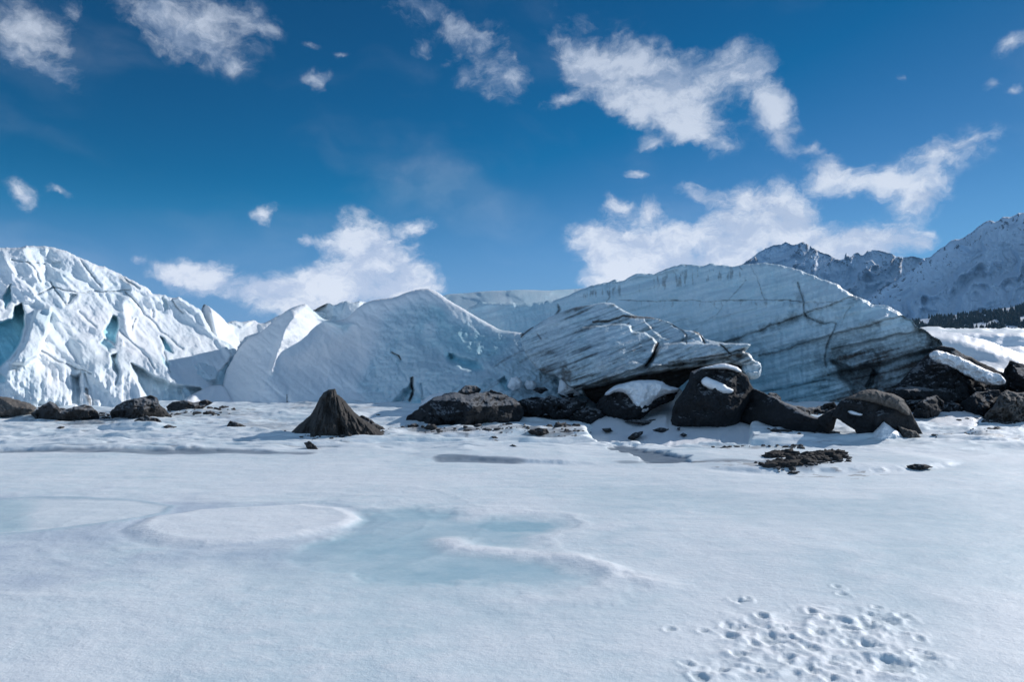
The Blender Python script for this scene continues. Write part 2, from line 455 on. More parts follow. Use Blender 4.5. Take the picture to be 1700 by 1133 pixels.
POND1 = [(590,862),(600,846),(660,842),(740,845),(768,852),(778,862),(820,860),(870,861),(920,866),(930,872),(905,880),(870,884),(856,896),(868,905),(850,912),(815,908),(775,894),(742,897),(752,908),(800,916),(870,926),(930,938),(985,955),(975,968),(900,974),(800,975),(700,972),(620,965),(560,950),(505,938),(470,925),(520,902),(575,885)]
POND2 = [(-60,838),(0,832),(60,828),(150,829),(230,832),(275,842),(262,852),(200,866),(120,876),(0,888),(-80,890)]
POND3 = [(960,890),(1000,880),(1060,876),(1080,882),(1050,890),(1020,900),(980,902)]
RIDGE1 = [(742,897),(760,910),(830,915),(900,922),(960,930),(1020,948),(1080,965)]
FLOE = [(215,880),(250,862),(330,848),(420,842),(500,838),(560,843),(585,850),(598,862),(570,876),(500,892),(420,903),(340,908),(270,905),(235,895)]
FLOE_L = gl(FLOE)
WET = [(1000,742),(1030,738),(1080,744),(1100,752),(1140,758),(1130,766),(1080,768),(1072,758),(1040,752)]
def ground_fields(x, y):
    px, py = proj(x, np.maximum(y, 0.8), 0 * x)
    front = y > 0.9
    r = np.hypot(x, y)
    z = 0.020 * fbm(x * .35, y * .5, 3.3, 4) * sstep(0, 3, r)
    pond = np.zeros(x.shape); rid = np.zeros(x.shape); dirt = np.zeros(x.shape); wet = np.zeros(x.shape); oldi = np.zeros(x.shape)
    near = front & (y < 45) & (np.abs(px - 850) < 1150)
    X, Y = x[near], y[near]; PX, PY = px[near], py[near]; Z = z[near]
    wob = fbm(X * .8, Y * .8, 1.7, 4, .6); wob2 = fbm(X * 3, Y * 3, 7.7, 4, .6)
    def psd(poly, amp=.25):
        return sdf(X, Y, gl(poly)) + amp * (wob * .6 + wob2 * .3)
    s1 = psd(POND1, .30) + .10; s2 = psd(POND2, .06); s3 = psd(POND3, .15); sf = psd(FLOE, .05)
    # ring of old freeze edges around the ponds
    P = np.maximum(np.maximum(sstep(-.10, .30, s1), .45 * sstep(-1.1, .2, s1 + .5 * wob) * sstep(860, 930, PY)) , .0 * s2 + .45 * sstep(.0, .9, sdf(X, Y, gl([(-80,836),(0,834),(60,850),(55,872),(0,884),(-80,890)])) + .15))
    P = np.maximum(P, sstep(-.15, .5, s3) * .75)
    old = sstep(-.4, .9, sdf(X, Y, gl([(-100,815),(350,822),(600,832),(640,850),(560,900),(480,930),(300,950),(-100,960)])) + .8 * wob) * (1 - sstep(-.05, .1, s2))
    OLD = old * (1 - sstep(-.05, .05, sf)) * np.clip(.8 + .5 * wob, 0, 1); P = np.maximum(P, .10 * old)
    P *= 1 - sstep(-.05, .05, sf)
    P *= .85 + .35 * fbm(X * .9, Y * 1.6, 4.4, 3)
    P = np.maximum(P, .32 * sstep(.05, .5, fbm(X * .35, Y * .30, 44., 4)) * sstep(860, 1000, PX) * sstep(14, 11, Y))
    Z = Z * (1 - .85 * P) - .022 * P
    Z += 0.020 * sstep(-.05, .16, sf) + .006 * np.exp(-((sf - .12) / .09) ** 2)         # raised pale floe
    ring = np.exp(-((s2 + .05) / .07) ** 2); Z += .009 * ring
    for q in (.35, .8, 1.5): Z += .0035 * np.exp(-((sf + q + wob2 * .05) / .05) ** 2)
    rd = segdist(X, Y, gl(RIDGE1)); rg = np.exp(-(rd / .17) ** 2); Z += .024 * rg * (1 + .5 * wob2); P *= 1 - rg
    lens = sstep(-.02, .12, sdf(X, Y, gl([(770,872),(800,864),(870,861),(915,866),(932,873),(905,881),(850,885),(800,882)])) + .06 * wob2); P = np.maximum(P, 1.15 * lens)
    rg2 = np.exp(-(np.abs(s1 + .22) / .13) ** 2) * sstep(740, 900, PX) * (1 - sstep(1050, 1150, PX)); Z += .012 * rg2
    RD = np.maximum(rg, np.maximum(ring * .3, np.exp(-(np.abs(sf - .08) / .12) ** 2)))
    RD = np.maximum(RD, rg2 * .8); RD = np.maximum(RD, .75 * sstep(-.02, .08, sf) + .75 * sstep(0, .06, s2) * (1 - .7 * sstep(60, 10, PX + 15 * wob)));
    P = np.where(s2 > .03, np.maximum(.24, .80 * sstep(95, 30, PX + 18 * wob)), P); OLD = np.maximum(OLD * (1 - sstep(-.05, .08, s2)), .9 * np.exp(-((s2 + .06) / .07) ** 2)); P = np.maximum(P, .65 * np.exp(-((s2 + .05) / .06) ** 2))
    Z -= .010 * np.exp(-((sf + .10) / .07) ** 2)
    RD = np.maximum(RD, .5 * sstep(.1, .6, fbm(X * .5, Y * .9, 12.5, 5, .6)) * sstep(-1.5, -.2, s1))
    # wind/melt bands
    Z += .010 * fbm(X * .6, Y * 2.4, 8.1, 4) * sstep(5, 9, Y)
    # foot prints and crust lumps lower right
    fm = np.zeros(X.shape)
    zone = sdf(X, Y, gl([(1130,1150),(1180,1050),(1230,1010),(1350,1000),(1480,1012),(1540,1040),(1560,1150)]))
    zm = sstep(-.15, .35, zone)
    wob3 = fbm(X * 9, Y * 9, 3.7, 4, .6)
    lump = ridged(X * 3.3, Y * 3.3, 2.0, 4) - .7
    Z += zm * (.016 * lump + .017 * np.abs(fbm(X * 8, Y * 8, 5, 3)))
    for (fx, fy, rx, ry) in FOOT:
        cx, cy = ground_px(fx, fy); cx = float(cx); cy = float(cy)
        ex = abs(float(ground_px(fx + rx, fy)[0]) - cx); ey = abs(float(ground_px(fx, fy - ry)[1]) - cy)
        ex = max(ex, .03) * .95; ey = max(ey, .035) * 1.1
        q = np.hypot((X - cx) / ex, (Y - cy) / ey) + .8 * wob3
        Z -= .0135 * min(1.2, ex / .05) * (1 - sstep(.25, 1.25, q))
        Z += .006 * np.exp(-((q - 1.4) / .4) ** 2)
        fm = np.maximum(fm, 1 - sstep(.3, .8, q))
    # margin: drifts, steps and terraces near the ice front
    mg = sstep(12.0, 15.5, Y)
    Z += mg * (.10 * fbm(X * .22, Y * .55, 2.2, 5, .55) + .05 * ridged(X * .5, Y * 1.2, 6.6, 4) - .03)
    Z += sstep(17, 27, Y) * .25 * (fbm(X * .12, Y * .3, 9.2, 4) * .7 + .35)
    # small near ledge crossing the whole lake (snow crust edge with a shadow line)
    def step_line(line, hgt, w=.25):
        nonlocal Z
        L = np.array(gl(line)); yl = np.interp(X, L[:, 0], L[:, 1]); xm = sstep(L[0, 0], L[0, 0] + .8, X) * (1 - sstep(L[-1, 0] - .8, L[-1, 0], X))
        dy = Y - yl + .12 * wob + .05 * wob2
        Z += xm * hgt * sstep(0, w, dy) * (1 - sstep(w, 3.2, dy))
        Z -= xm * hgt * .5 * np.exp(-(dy / .3) ** 2)
    step_line([(-100,748),(0,748),(150,748),(300,750),(420,750),(480,753)], .05)
    step_line([(660,768),(760,764),(850,767),(940,770),(1010,772)], .05)
    step_line([(1120,738),(1200,733),(1330,740),(1420,744)], .09)
    step_line([(1150,778),(1270,786),(1400,784),(1500,782),(1620,770)], .05)
    step_line([(150,710),(175,713),(240,715),(300,712)], .12)
    hol = sstep(970, 990, PX + 12 * wob) * (1 - sstep(1236, 1250, PX + 8 * wob)) * sstep(15.0, 15.5, Y + .5 * wob) * (1 - sstep(19, 21, Y))
    Z -= .55 * hol
    tr = Y * .42 + 1.3 * fbm(X * .10, Y * .22, 21, 3); fr = tr - np.floor(tr)
    Z += .13 * mg * np.clip(fbm(X * .16, Y * .3, 24, 3) + .25, 0, 1) * (sstep(0, .16, fr) - fr) * (1 - hol)
    wm = psd(WET, .35); Wt = sstep(-.04, .10, wm); Z = Z * (1 - Wt) - .05 * Wt
    def thin(line, w):
        L = gl(line); return 1 - sstep(w * .4, w, segdist(X, Y, L) + .15 * wob)
    Wt = np.maximum(Wt, .8 * thin([(-60,750),(100,749),(260,751),(400,751),(500,754)], .35))  # step crack: water line and its shadow painted dark
    Wt = np.maximum(Wt, .8 * thin([(740,762),(790,764),(850,766)], .35) )
    Wt = np.maximum(Wt, .6 * thin([(1040,767),(1150,768),(1230,770),(1330,777)], .3))
    def dpatch(poly, a, s=.4):
        return a * sstep(-s, s, sdf(X, Y, gl(poly)) + 1.0 * wob + .8 * wob2)
    D = dpatch([(670,712),(760,716),(850,712),(950,716),(970,722),(900,727),(800,722),(700,722)], .55)
    D = np.maximum(D, dpatch([(40,690),(160,696),(220,700),(180,706),(90,704)], .6, .6))
    D = np.maximum(D, dpatch([(300,684),(420,690),(470,700),(380,702)], .28, .8))
    D = np.maximum(D, dpatch([(880,722),(960,722),(960,730),(890,728)], .45))
    D = np.maximum(D, dpatch([(1170,736),(1330,742),(1320,747),(1180,741)], .38, .3))
    D = np.maximum(D, dpatch([(1540,726),(1600,722),(1660,715),(1655,720),(1590,727)], .5, .3))
    D = np.maximum(D, dpatch([(1600,698),(1700,692),(1750,692),(1750,700),(1620,704)], .35, .4))
    D = np.maximum(D, dpatch([(1250,776),(1330,768),(1410,764),(1410,774),(1330,784)], .5, .15))
    D = np.maximum(D, dpatch([(620,706),(645,712),(630,722),(560,726),(500,726)], .3, .3))
    rl = 1 - np.abs(fbm(X * .13, Y * 1.5, 61, 4, .6)) * 2.2
    stk = sstep(.80, .98, rl) * sstep(-.05, .35, fbm(X * .09, Y * .25, 62, 3)) * sstep(13.2, 14.5, Y)
    D = np.maximum(D, .50 * stk); Z -= .05 * stk
    Z += sstep(13.5, 16, Y) * .05 * np.clip(fbm(X * .9, Y * 2.2, 63, 4, .6), -.3, 1)
    D = np.maximum(D, .30 * sstep(.05, .5, fbm(X * .25, Y * .5, 64, 4)) * sstep(15.5, 18, Y) * sstep(1.0, .2, np.abs(X / 9 + .9)) )
    D = np.clip(D, 0, 1)
    z[near] = Z; pond[near] = P; oldi[near] = OLD; rid[near] = RD; dirt[near] = D; wet[near] = Wt
    RD[:] = np.maximum(RD, .8 * zm * sstep(-.1, .3, wob2 + .3 * lump))
    ft = np.zeros(x.shape); ft[near] = fm; rid[near] = RD
    # valley floor rising behind the glacier to the treeline
    z = z + sstep(40, 110, y) * 1.9 + np.clip(y - 60, 0, None) * .043 + sstep(50, 120, y) * (1.2 * fbm(x * .02, y * .02, 1., 4) + (1.2 + y * .004) * ridged(x * .018, y * .05 / (1 + y * .004), 3.3, 3))
    return z, pond, rid, dirt, wet, ft, oldi
ys = np.concatenate([np.linspace(-60, 1.6, 26), 1.8 * np.exp(np.linspace(0, math.log(46 / 1.8), 760))[0:], 46 * np.exp(np.linspace(.03, math.log(3200 / 46.), 120))])
us = np.concatenate([-np.geomspace(9, 1.08, 30), np.linspace(-1.04, 1.04, 860), np.geomspace(1.08, 9, 30)])
UU, YY = np.meshgrid(us, ys)
XX = UU * (.88 * np.maximum(YY, 0) + 1.1 + .0 * YY) + np.where(np.abs(UU) > 1.05, np.sign(UU) * (np.abs(UU) - 1.05) * 8, 0)
gz, gp, gr_, gd_, gw, gf, go_ = ground_fields(XX, YY)
nx_ = len(us); jj, ii = np.meshgrid(np.arange(len(ys) - 1), np.arange(nx_ - 1), indexing='ij'); b0 = (jj * nx_ + ii).ravel()
gq = np.stack([b0, b0 + 1, b0 + nx_ + 1, b0 + nx_], 1)

def ground_material():
    m, T, b = new_mat('lake_snow_and_ice'); p = world_pos(T)
    pond, rid, dirt, wet, ft = [T.attr(k) for k in ('pond', 'ridge', 'dirt', 'wet', 'foot')]
    big = T.noise(T.vmath('ADD', p, T.vmath('SCALE', T.noise(p, .5, 2, .5, 1), 2.2)), .55, 6, .58); mid = T.noise(T.vmath('MULTIPLY', p, (1, 1.5, 1)), 3.2, 6, .62); fine = T.noise(p, 22, 5, .7)
    gran = T.noise(p, 95, 3, .75)
    c = T.mix(T.rng(big, .36, .64), (.67, .785, .825), (.85, .895, .915))
    c = T.mix(T.rng(mid, .42, .66, 0, .8), c, (.87, .905, .92))
    c = T.mix(T.rng(gran, .40, .66, 0, .30), c, (.55, .68, .75))
    c = T.mix(T.rng(fine, .56, .70, 0, .5), c, (.92, .93, .94))
    c = T.mix(T.math('MULTIPLY', T.attr('old'), T.rng(fine, .3, .7, .95, .6)), c, (.50, .575, .68))
    c = T.mix(T.math('MULTIPLY', rid, .85), c, (.89, .91, .925))
    pc = T.mix(T.rng(mid, .3, .7), (.34, .55, .61), (.47, .67, .72))
    c = T.mix(T.math('MULTIPLY', pond, T.rng(fine, .2, .75, .92, .58)), c, pc)
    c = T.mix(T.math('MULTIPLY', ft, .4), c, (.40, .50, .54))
    c = T.mix(T.math('MULTIPLY', wet, T.rng(mid, .3, .6, .8, 1)), c, (.15, .19, .24))
    dm = T.rng(T.math('ADD', dirt, T.math('MULTIPLY', T.math('SUBTRACT', mid, .5), T.rng(dirt, 0, .2, 0, 1.1))), .1, .8, 0, .9)
    c = T.mix(dm, c, T.mix(fine, (.10, .092, .088), (.26, .245, .24)))
    T.put(b.inputs['Base Color'], c)
    T.put(b.inputs['Roughness'], T.rng(T.math('MAXIMUM', pond, wet), 0, 1, .62, .30))
    T.put(b.inputs['Specular IOR Level'], T.rng(T.math('MAXIMUM', pond, wet), 0, 1, .3, .5))
    s = T.rng(T.math('MAXIMUM', pond, wet), 0, 1, 1, .22)
    n = T.node('ShaderNodeBump'); T.put(n.inputs['Strength'], T.math('MULTIPLY', s, .40)); n.inputs['Distance'].default_value = .05; T.put(n.inputs['Height'], mid)
    n2 = T.node('ShaderNodeBump'); T.put(n2.inputs['Strength'], T.math('MULTIPLY', s, .32)); n2.inputs['Distance'].default_value = .013; T.put(n2.inputs['Height'], fine); T.l.new(n.outputs[0], n2.inputs['Normal'])
    n3 = T.node('ShaderNodeBump'); T.put(n3.inputs['Strength'], T.math('MULTIPLY', s, .38)); n3.inputs['Distance'].default_value = .0045; T.put(n3.inputs['Height'], gran); T.l.new(n2.outputs[0], n3.inputs['Normal'])
    T.put(b.inputs['Normal'], n3.outputs[0])
    return m
GROUND = ground_material()
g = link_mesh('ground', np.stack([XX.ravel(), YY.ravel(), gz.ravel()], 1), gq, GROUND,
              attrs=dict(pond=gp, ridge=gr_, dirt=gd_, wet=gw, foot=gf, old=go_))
tag(g, kind='structure')

# ------------------------------------------------------------------ glacier helpers
def line_mask(c, line, w):
    return 1 - sstep(w * .35, w, segdist(c['px'] + c['jx'], c['py'] + c['jy'], line))
def prep(c, amp=3.0, sc=.035):
    c['jx'] = amp * fbm(c['px'] * sc, c['py'] * sc, 1.1, 4); c['jy'] = amp * fbm(c['px'] * sc, c['py'] * sc, 8.1, 4)
def reg(c, poly, soft):
    return sstep(-soft, soft, sdf(c['px'] + c['jx'], c['py'] + c['jy'], poly))

# ---- left ice front
LEFT = [(-60,414),(0,410),(25,412),(50,408),(80,409),(105,415),(130,425),(160,440),(175,443),(200,455),(215,465),(232,472),(245,476),(254,487),(270,490),
        (285,495),(300,495),(320,505),(335,517),(344,535),(352,552),(372,568),(385,585),(380,605),(345,640),(370,655),(440,668),(450,690),(300,720),(-60,730)]
ld = tps([(-60,700,22.8),(0,690,23.3),(120,690,24.5),(220,680,25.9),(330,675,27.7),(440,675,29.5),
          (-60,410,28.1),(0,410,29.0),(80,408,30.5),(160,440,31.5),(245,476,32.9),(300,495,33.9),(345,540,34.3),
          (0,560,25.7),(100,560,27.3),(200,570,28.8),(300,590,30.7),(60,480,28.9),(180,500,30.8),(280,540,32.4),(380,600,32.5),(350,640,30.5)])
LCRK = [([(128,424),(138,438),(148,452),(158,464),(167,475)],1.9),([(46,436),(60,452),(67,466)],1.8),([(85,470),(92,482),(100,492),(109,507),(117,500),(125,490)],2.2),
        ([(133,517),(145,532),(158,543)],1.8),([(207,485),(222,500),(240,522),(252,532),(268,551),(285,565),(304,580)],2.0),([(200,551),(214,566),(232,580),(246,598)],2.2),([(246,598),(255,612)],1.4),
        ([(70,585),(90,597),(110,606),(135,616),(152,621)],1.8),([(253,515),(255,528)],1.5),([(285,498),(292,508),(306,521)],1.6),([(190,440),(215,470),(232,480)],1.6),
        ([(60,492),(90,478),(130,486),(190,484),(214,482)],1.3),([(225,530),(218,548)],1.1),([(268,562),(272,585),(284,618)],1.8),([(20,430),(40,436),(75,440)],1.2),
        ([(140,622),(150,650),(155,672)],3.),([(128,625),(132,660)],2.5),([(188,590),(190,612),(196,622),(192,640)],2.5)]
LBLUE = [([(-60,538),(0,535),(18,531),(25,511),(36,503),(42,515),(40,545),(30,575),(15,598),(0,610),(-60,622)],2.6,1.0),
         ([(6,493),(18,474),(17,498),(9,512)],.9,.9),([(173,551),(188,526),(193,528),(197,545),(191,572),(180,566)],1.5,.85),([(166,570),(175,562),(190,578),(180,582)],.7,.6),
         ([(267,560),(287,586),(272,582)],.9,.9),([(268,590),(282,606),(281,612),(272,602)],.5,.6),([(183,590),(193,588),(196,622),(187,614)],1.0,.25),
         ([(-60,622),(0,622),(10,628),(8,636),(-60,640)],.5,.5),([(118,622),(130,628),(133,672),(120,672)],.9,.15),([(116,488),(126,488),(118,500),(112,503)],.5,.1),
         ([(268,496),(274,500),(280,512),(272,516)],.5,.15),([(88,436),(100,434),(97,446),(86,444)],.4,.05)]
LBLK = [([(52,540),(60,515),(84,510),(84,520),(76,560),(62,592),(40,605),(20,604),(36,580)],-1.0,0.06),   # shaded serac flank
        ([(218,604),(232,612),(260,628),(290,640),(330,645),(352,668),(250,672),(232,640)],.9,.14)]
def left_disp(c):
    prep(c); x, z = c['x'], c['z']
    # rotate so facets run along the fall of the crevasses
    u = x * .66 - z * .75; v = x * .75 + z * .66
    f, e = facets(u * .6, v * 1.0, .40, 3, .9, .6); f2, e2 = facets(u, v * 1.3, 1.0, 9, .7, .5)
    o = .52 * f + .24 * f2 + .05 * fbm(x * 2.2, z * 2.2, 12, 5, .6) + 0.22 * fbm(x * .4, z * .4, 2, 5) - .12 * ridged(u * .22, v * .6, 4, 4)
    o = o * .6
    tt = v * .42 + .55 * fbm(u * .22, v * .22, 31, 3); fr = tt - np.floor(tt); amp = .25 + .75 * np.clip(fbm(u * .15, v * .3, 41, 3) + .4, 0, 1)
    o = o - .36 * amp * (fr - sstep(.90, 1.0, fr))
    tt = v * 1.3 + .8 * fbm(u * .5, v * .5, 33, 3); fr = tt - np.floor(tt)
    o = o - .11 * np.clip(fbm(u * .4, v * .6, 43, 3) + .25, 0, 1) * (fr - sstep(.85, 1.0, fr))
    o = o + .10 * fbm(x * .9, z * .9, 51, 6, .55) + .035 * fbm(u * 1.2, v * 5, 52, 4)
    for ln, w in LCRK:
        d = segdist(c['px'] + c['jx'], c['py'] + c['jy'], ln)
        w2 = w * .75
        o = o + .13 * np.exp(-(d / w2) ** 2) - .04 * np.exp(-((d - 2.6 * w) / (1.6 * w)) ** 2)
    for pl, dep, _ in LBLUE: o = o + dep * .55 * reg(c, pl, 2.5)
    for pl, dep, _ in LBLK: o = o + dep * reg(c, pl, 3)
    # flutes low on the face
    o = o + .12 * fbm(x * 3.2, z * .6, 3, 3) * sstep(560, 640, c['py'])
    return o
def left_at(c):
    x, z = c['x'], c['z']; n = fbm(x * .5, z * .5, 5, 5); blue = np.zeros(x.shape); dirt = np.zeros(x.shape)
    for pl, _, b in LBLUE: blue = np.maximum(blue, b * reg(c, pl, 2))
    for ln, w in LCRK: dirt = np.maximum(dirt, (.34 + .5 * n) * line_mask(c, ln, w * .75))
    dirt = np.maximum(dirt, .75 * sstep(.1, .5, fbm(x * 2.5, z * .9, 3, 4)) * line_mask(c, [(138,625),(150,650),(156,680)], 14))
    dirt = np.maximum(dirt, .45 * sstep(.1, .5, n + .2) * line_mask(c, [(192,448),(215,466),(235,480)], 12))
    dirt = np.maximum(dirt, .5 * sstep(0, .4, n) * line_mask(c, [(25,612),(32,585)], 8))
    dirt = np.maximum(dirt, .4 * sstep(0, .4, n) * line_mask(c, [(285,650),(284,672)], 8))
    bare = np.clip(.25 + .5 * n + .5 * reg(c, LBLK[0][0], 4) * 0.6 + .7 * reg(c, LBLK[1][0], 4), 0, .9)  # shaded flanks also painted with the bluer ice tint
    dirt = np.maximum(dirt, .10 * sstep(.1, .6, fbm(x * .9 + z * .8, z * 1.2, 7, 5)))
    return dict(blue=blue, dirt=dirt, bare=bare)
o = relief('glacier_face', LEFT, ld, ICE, 1.3, 14, 'slab', left_disp, 6, .5, 2.6, 1, seg=2, attrs=left_at, back=.9)
tag(o, 'tall sunlit white glacier face with fine dark cracks and blue crevasses, filling the left edge', 'glacier')

# ---- pinnacles and low ridge in the gap
def small_disp(amp, scale=1.0, seed=0):
    def f(c):
        prep(c); x, z = c['x'] * scale, c['z'] * scale
        a, e = facets(x, z, .9, seed, .7, .4)
        return amp * (a + .35 * fbm(x * .8, z * .8, seed + 1, 5))
    return f
def plain_at(blue=0, dirt=0, bare=.2, nb=.3):
    def f(c):
        n = fbm(c['x'] * .6, c['z'] * .6, 3, 5)
        return dict(blue=np.clip(blue + nb * n * blue * 2, 0, 1), dirt=np.clip(dirt + .3 * n * (dirt > 0), 0, 1), bare=np.clip(bare + .4 * n, 0, 1))
    return f
def crease(c, line, w, d): return d * np.exp(-(segdist(c['px'], c['py'], line) / w) ** 2)
PIN = [(333,516),(339,504),(346,508),(358,517),(370,528),(382,541),(392,556),(402,575),(408,600),(380,640),(348,640),(350,590),(345,550)]
o = relief('ice_pinnacle', PIN, tps([(333,510,38.2),(345,600,35.8),(350,560,36.4),(358,517,37.9),(385,541,40.1),(400,590,38.6),(380,560,38.5),(344,545,36.6),(346,520,37.0)]), ICE, 1.2, 5, 'slab',
           lambda c: small_disp(.35, 1, 4)(c) + .9 * (1 - sstep(338, 350, c['px'] - (c['py'] - 510) * .22)), 4, .4, .7, 11, attrs=plain_at(.0, .02, .1))
tag(o, 'sharp sunlit ice pinnacle rising beside the sloping end of the white glacier face', 'ice spire')
RDG = [(372,540),(380,534),(392,533),(402,536),(412,533),(422,531),(430,537),(440,536),(452,530),(470,520),(480,560),(440,610),(380,610)]
o = relief('ice_ridge', RDG, tps([(380,530,42),(470,520,45),(380,600,38),(460,600,41),(420,535,43.5),(430,575,41)]), ICE, 1.2, 6, 'slab', small_disp(.8, .8, 8), 4, .4, 1.0, 12, attrs=plain_at(.05, .03, .2))
tag(o, 'low jagged white ice ridge in the gap between pinnacle and shaded mound', 'ice ridge')
BLK = [(300,607),(312,590),(335,578),(350,566),(362,562),(380,570),(395,582),(398,600),(420,610),(430,640),(470,668),(440,690),(330,690),(298,660)]
o = relief('shattered_ice', BLK, tps([(300,660,28.1),(450,690,29.6),(350,566,34.1),(305,600,30.8),(395,585,34.6),(380,640,31.6),(340,620,30.8)]), ICE, 1.3, 5, 'slab',
           lambda c: small_disp(1.1, 1.1, 21)(c) + .5 * np.abs(fbm(c['x'] * 1.1, c['z'] * .6, 3, 4)), 5, .5, 1.6, 13,
           attrs=lambda c: dict(blue=.35 * sstep(.0, .5, fbm(c['x'] * .9, c['z'] * .7, 5, 4)), dirt=.5 * sstep(.35, .7, fbm(c['x'] * 1.4, c['z'] * .9, 15, 4)), bare=.7 + 0 * c['x']))
tag(o, 'shattered pale blue ice blocks where the left glacier face meets the shaded mound', 'ice blocks')
FNG = [(300,672),(312,660),(330,650),(352,640),(372,642),(380,655),(384,665),(410,668),(427,670),(430,676),(440,684),(420,700),(300,700)]
o = relief('snow_bank', FNG, tps([(300,690,25.6),(430,690,27.6),(350,640,29.2),(420,668,28.8),(380,660,28.8)]), SNOW, 1.5, 2.2, 'slab', small_disp(.35, 1, 31), 6, .6, 1.2, 14)
tag(o, 'small sunlit snow bank at the foot of the ice blocks, left of the dark cone', 'snow bank')

# ---- far ice behind the middle
FAR = [(730,492),(748,488),(775,487),(800,484),(830,483),(870,481),(905,483),(950,480),(990,478),(1010,500),(1010,560),(740,560)]
o = relief('far_ice_plateau', FAR, tps([(740,490,60),(1000,480,62),(740,550,46),(1000,550,46),(870,505,53)]), ICE, 1.5, 10, 'slab', small_disp(.7, .5, 17), 3, .3, .5, 15, attrs=plain_at(.12, .0, .9))
tag(o, 'flat pale blue ice plateau far behind the middle, just above the snow mound', 'glacier')
PEAK = [(505,516),(520,516),(532,508),(545,503),(556,508),(566,502),(576,500),(584,503),(600,499),(615,505),(640,520),(640,560),(500,560)]
o = relief('snow_hummock', PEAK, tps([(505,520,43),(640,520,43),(500,560,40),(640,560,40),(560,520,41.5),(575,505,42),(545,505,42.5)]), ICE, 1.2, 4, 'slab',
           lambda c: small_disp(.6, 1, 27)(c) + 1.1 * (1 - sstep(540, 552, c['px'])) - .8 * sstep(590, 560, c['px']) * 0, 3, .4, .8, 16, attrs=plain_at(.1, .02, .2))
tag(o, 'small snowy hummocks peeking over the left shoulder of the shaded mound', 'snow hummock')

# ---- central mound
MID = [(395,580),(415,560),(432,552),(452,536),(468,520),(485,511),(500,506),(509,504),(514,511),(524,519),(536,530),(552,534),(575,530),(590,515),(605,503),(625,497),
       (655,494),(680,484),(700,480),(712,479),(722,483),(740,495),(756,505),(772,514),(784,522),(800,531),(815,540),(830,548),(850,551),(868,553),(900,560),(960,590),(1000,640),
       (990,700),(700,712),(430,690),(365,672),(372,620)]
md = tps([(430,675,27.6),(365,672,29),(395,580,32.6),(420,555,32.4),(452,536,32.0),(468,565,30.4),(455,612,29.3),(440,640,28.4),(478,542,31.0),(490,527,31.5),
          (548,548,33.7),(520,566,32.5),(492,584,31.2),(470,602,30.1),(505,506,32.8),(530,530,34.0),(560,560,33.4),(530,602,30.9),(520,640,29.0),(480,645,28.5),
          (600,505,34.8),(600,560,32.9),(560,600,31.1),(550,680,27.8),(650,560,31.9),(650,640,28.7),(600,640,29.3),(700,482,33.8),(720,484,33.6),(700,560,31),(780,521,31.5),(760,560,29.6),
          (830,548,29.6),(868,553,28.5),(760,610,26.8),(850,620,25.4),(700,690,25.5),(850,690,24.5),(980,690,24),(930,620,24.8)])
def mid_disp(c):
    prep(c, 3); x, z = c['x'], c['z']; px, py = c['px'], c['py']
    bare = sstep(-.2, .3, sdf(px, py, [(640,530),(700,500),(800,540),(870,560),(980,600),(990,700),(640,690),(590,640)]) / 60. + .3 * fbm(x * .3, z * .3, 4, 4))
    c['bare'] = bare
    o = .26 * fbm(x * .3, z * .3, 3, 4) + .05 * ridged((x * .8 - z * .6) * .5, (x * .6 + z * .8) * 2.2, 14, 4) + .035 * fbm(x * 5, z * 5, 19, 4, .6) + bare * (.20 * fbm(x * 1.3, z * 1.3, 6, 5, .68) + .07 * ridged((x + z * .5) * 1.2, z * 4, 2, 4))
    o = o + .05 * fbm(x * 2, z * 2, 9, 4)
    # sunlit panel: surface turns toward the right between the fold and the diagonal
    o = o - .45 * np.exp(-(segdist(px, py, [(452,616),(464,575),(474,545),(488,527)]) / 5.) ** 2)
    fa, _ = facets(x + .4 * z, z, .55, 71, .7, .5); o = o + .30 * fa * sstep(-6, 14, sdf(px, py, [(545,555),(640,500),(720,490),(780,530),(760,600),(650,640),(500,660),(470,640),(520,600)]))
    fb, _ = facets(x, z * 1.2, 1.1, 75, .8, .5); o = o + .22 * fb * sstep(720, 800, px)
    # scallop above the panel
    o = o - .35 * reg(c, [(508,508),(530,528),(566,546),(590,540),(560,536),(540,527),(516,508)], 4)
    # blue hollow and its lip
    hol = reg(c, [(748,588),(770,598),(792,604),(803,612),(788,616),(765,606),(745,598)], 5)
    o = o + .9 * hol + .35 * reg(c, [(690,545),(705,540),(715,565),(740,590),(800,600),(770,608),(720,590),(695,570)], 9)
    o = o + 1.0 * reg(c, [(655,672),(670,650),(684,640),(690,655),(720,668),(730,680),(660,680)], 6)
    o = o - .35 * reg(c, [(640,670),(700,600),(780,620),(860,640),(900,690),(640,700)], 18)
    o = o + .6 * reg(c, [(828,632),(836,625),(842,640),(850,645),(836,648)], 3)
    for ln, w, d in [([(650,585),(660,592),(664,600)], 2.5, .3), ([(455,612),(480,640),(476,665)], 5, .15), ([(684,628),(686,650),(680,665)], 2, .4), ([(665,612),(690,650)], 2, .15),
                     ([(700,640),(706,665)], 2, .3), ([(780,512),(812,520),(830,545)], 3, .2)]:
        o = o + d * np.exp(-(segdist(px + c['jx'], py + c['jy'], ln) / w) ** 2)
    return o
